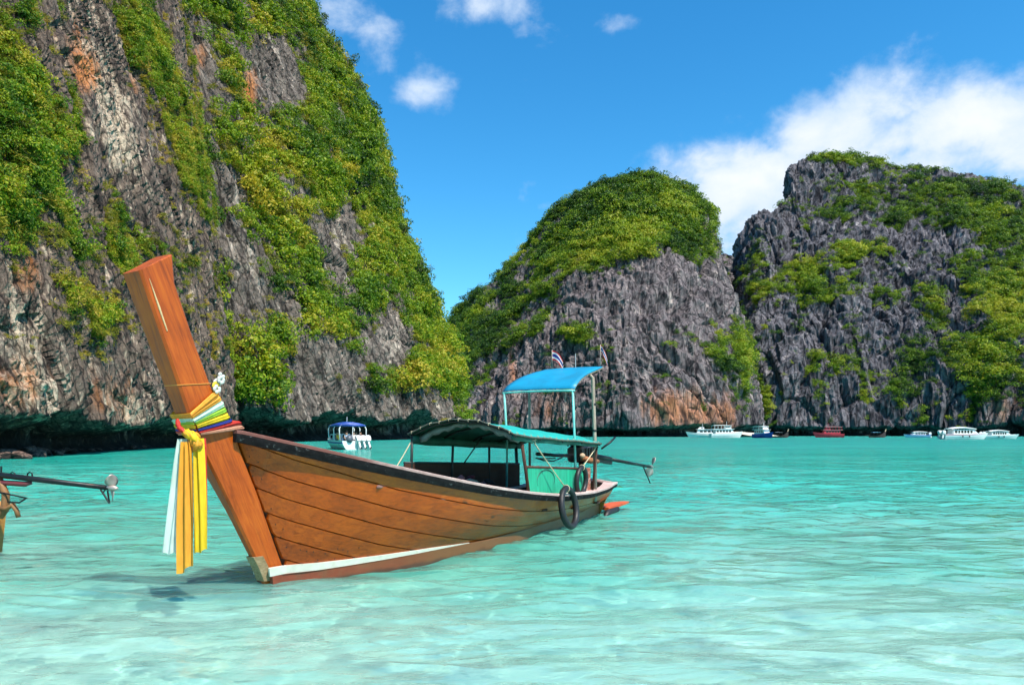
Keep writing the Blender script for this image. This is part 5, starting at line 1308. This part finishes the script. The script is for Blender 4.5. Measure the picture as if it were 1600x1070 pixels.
# ------------------------------------------------------------------ boulders at the foot of the left wall
BOUL = rock_mat('brown_boulder', (.03, .02, .018), (.15, .095, .075), (.34, .24, .19), (.30, .12, .05), .8, 1.4, 0, .08, .25)
gb = random.Random(12); bmesh_list = []
for k in range(6):
    g = np.random.default_rng(300 + k); n_, m_ = 16, 11; th_ = np.linspace(.03, math.pi - .03, m_); ph = np.linspace(0, 2 * math.pi, n_, endpoint=False)
    T_, P_ = np.meshgrid(th_, ph, indexing='ij'); D = np.stack([np.sin(T_) * np.cos(P_), np.sin(T_) * np.sin(P_), np.cos(T_)], -1).reshape(-1, 3)
    rr_ = 1 + .35 * fbm(D * 1.3 + k * 9, 3, .55, k) + .12 * (worley(D * 2.2 + k * 5, k)[2] - .5); Dv = D * rr_[:, None] * (1.0, .8, .65)
    mb = MB(); mb.loft([[Dv[i * n_ + j] for j in range(n_)] for i in range(m_)][::-1], True, True); bmesh_list.append(mb)
shared = []
for k, mb in enumerate(bmesh_list):
    o = mb.build('boulder', BOUL); shared.append(o.data); bpy.data.objects.remove(o)
ORD = ['first', 'second', 'third', 'fourth', 'fifth', 'sixth', 'seventh', 'eighth', 'ninth', 'tenth', 'eleventh', 'twelfth', 'thirteenth', 'fourteenth', 'fifteenth', 'sixteenth', 'seventeenth', 'eighteenth', 'nineteenth', 'twentieth', 'twenty-first', 'twenty-second']
BP = sorted((u_, v_) for u_, v_ in ((2, 716), (14, 714), (26, 716), (36, 712), (48, 713), (60, 711), (72, 709), (84, 711), (95, 708), (108, 708), (122, 706), (138, 706), (150, 705), (168, 703), (186, 703), (205, 702), (222, 700), (-14, 718), (-30, 720), (20, 708), (56, 706), (90, 704)))
for i, (u_, v_) in enumerate(BP):
    d_ = CAM_H * FPX / (v_ - VH); o = bpy.data.objects.new('boulder', shared[i % 6]); COL.objects.link(o); s_ = gb.uniform(.35, .8) * (1.1 if u_ < 70 else .8)
    o.location = ((u_ - 800) / FPX * d_, d_ + .4, .05 + .12 * s_); o.scale = (s_ * 1.2, s_, s_ * .9); o.rotation_euler = (gb.uniform(-.4, .4), gb.uniform(-.4, .4), gb.uniform(0, 6))
    tag(o, 'brown boulder at the waterline under the near left wall, %s from the left' % ORD[i], 'boulder', 'boulders at the foot of the left wall')

# ------------------------------------------------------------------ single trees standing out on the skyline of the green face
TREEL = mat('skyline_tree_leaves', (.07, .13, .012), .6, var=.55, scale=.9, transl=.25); BARK = mat('tree_bark', (.10, .075, .055), .85)
cB = CLIFFS['cliff.001']
for i, (u_, v_, h_) in enumerate(((505, 50, 7), (526, 88, 7), (546, 118, 9), (564, 150, 8), (580, 205, 9), (590, 245, 6), (606, 300, 7), (632, 375, 6), (656, 440, 8), (678, 492, 6), (698, 545, 6), (714, 600, 5))):
    # nearest point of the wall to that place on the skyline, on the visible side
    dd = (cB['u'] - (u_ - 8)) ** 2 + (cB['v'] - (v_ + 4)) ** 2 + (cB['P'][:, 1] - 225) ** 2 * .02; j = int(np.argmin(dd)); b0 = Vector(cB['P'][j])
    tr_ = thing('tree', 'small tree leaning out of the green cliff skyline, %s from the top' % ORD[i], 'tree', b0, 0, 'trees on the green cliff skyline')
    g = np.random.default_rng(500 + i); lean = Vector((.35, -.25, 1)).normalized()
    mb = MB(); tip = lean * h_ * .6; mb.tube([(0, 0, -.5), tip * .5 + Vector((.2, 0, 0)), tip], [.22, .17, .10], 7)
    for k in range(4):
        dr = Vector((g.normal(), g.normal(), abs(g.normal()) + .4)).normalized(); mb.tube([tip * (.6 + .1 * k), tip * (.6 + .1 * k) + dr * h_ * .3], [.08, .04], 5)
    mb.build('trunk', BARK, tr_, True)
    n_ = 420; lob = g.normal(0, .22 * h_, (7, 3)) * (1, 1, .6) + np.array(tip) + (0, 0, .1 * h_); c_ = lob[g.integers(0, 7, n_)]; dr = g.normal(0, 1, (n_, 3)); dr /= np.linalg.norm(dr, axis=1, keepdims=True)
    p_ = c_ + dr * .17 * h_ * g.uniform(.6, 1.1, (n_, 1)); nn = dr + g.normal(0, .6, (n_, 3)); nn /= np.linalg.norm(nn, axis=1, keepdims=True); a_ = np.cross(nn, g.normal(0, 1, (n_, 3))); a_ /= np.linalg.norm(a_, axis=1, keepdims=True); bb = np.cross(nn, a_); s_ = .26 * g.uniform(.6, 1.4, (n_, 1))
    vv = np.stack([p_ - a_ * s_, p_ - bb * s_ * .6, p_ + a_ * s_, p_ + bb * s_ * .6], 1).reshape(-1, 3)
    mb = MB(); mb.add(vv.tolist(), np.arange(n_ * 4).reshape(-1, 4).tolist()); mb.build('crown', TREEL, tr_)
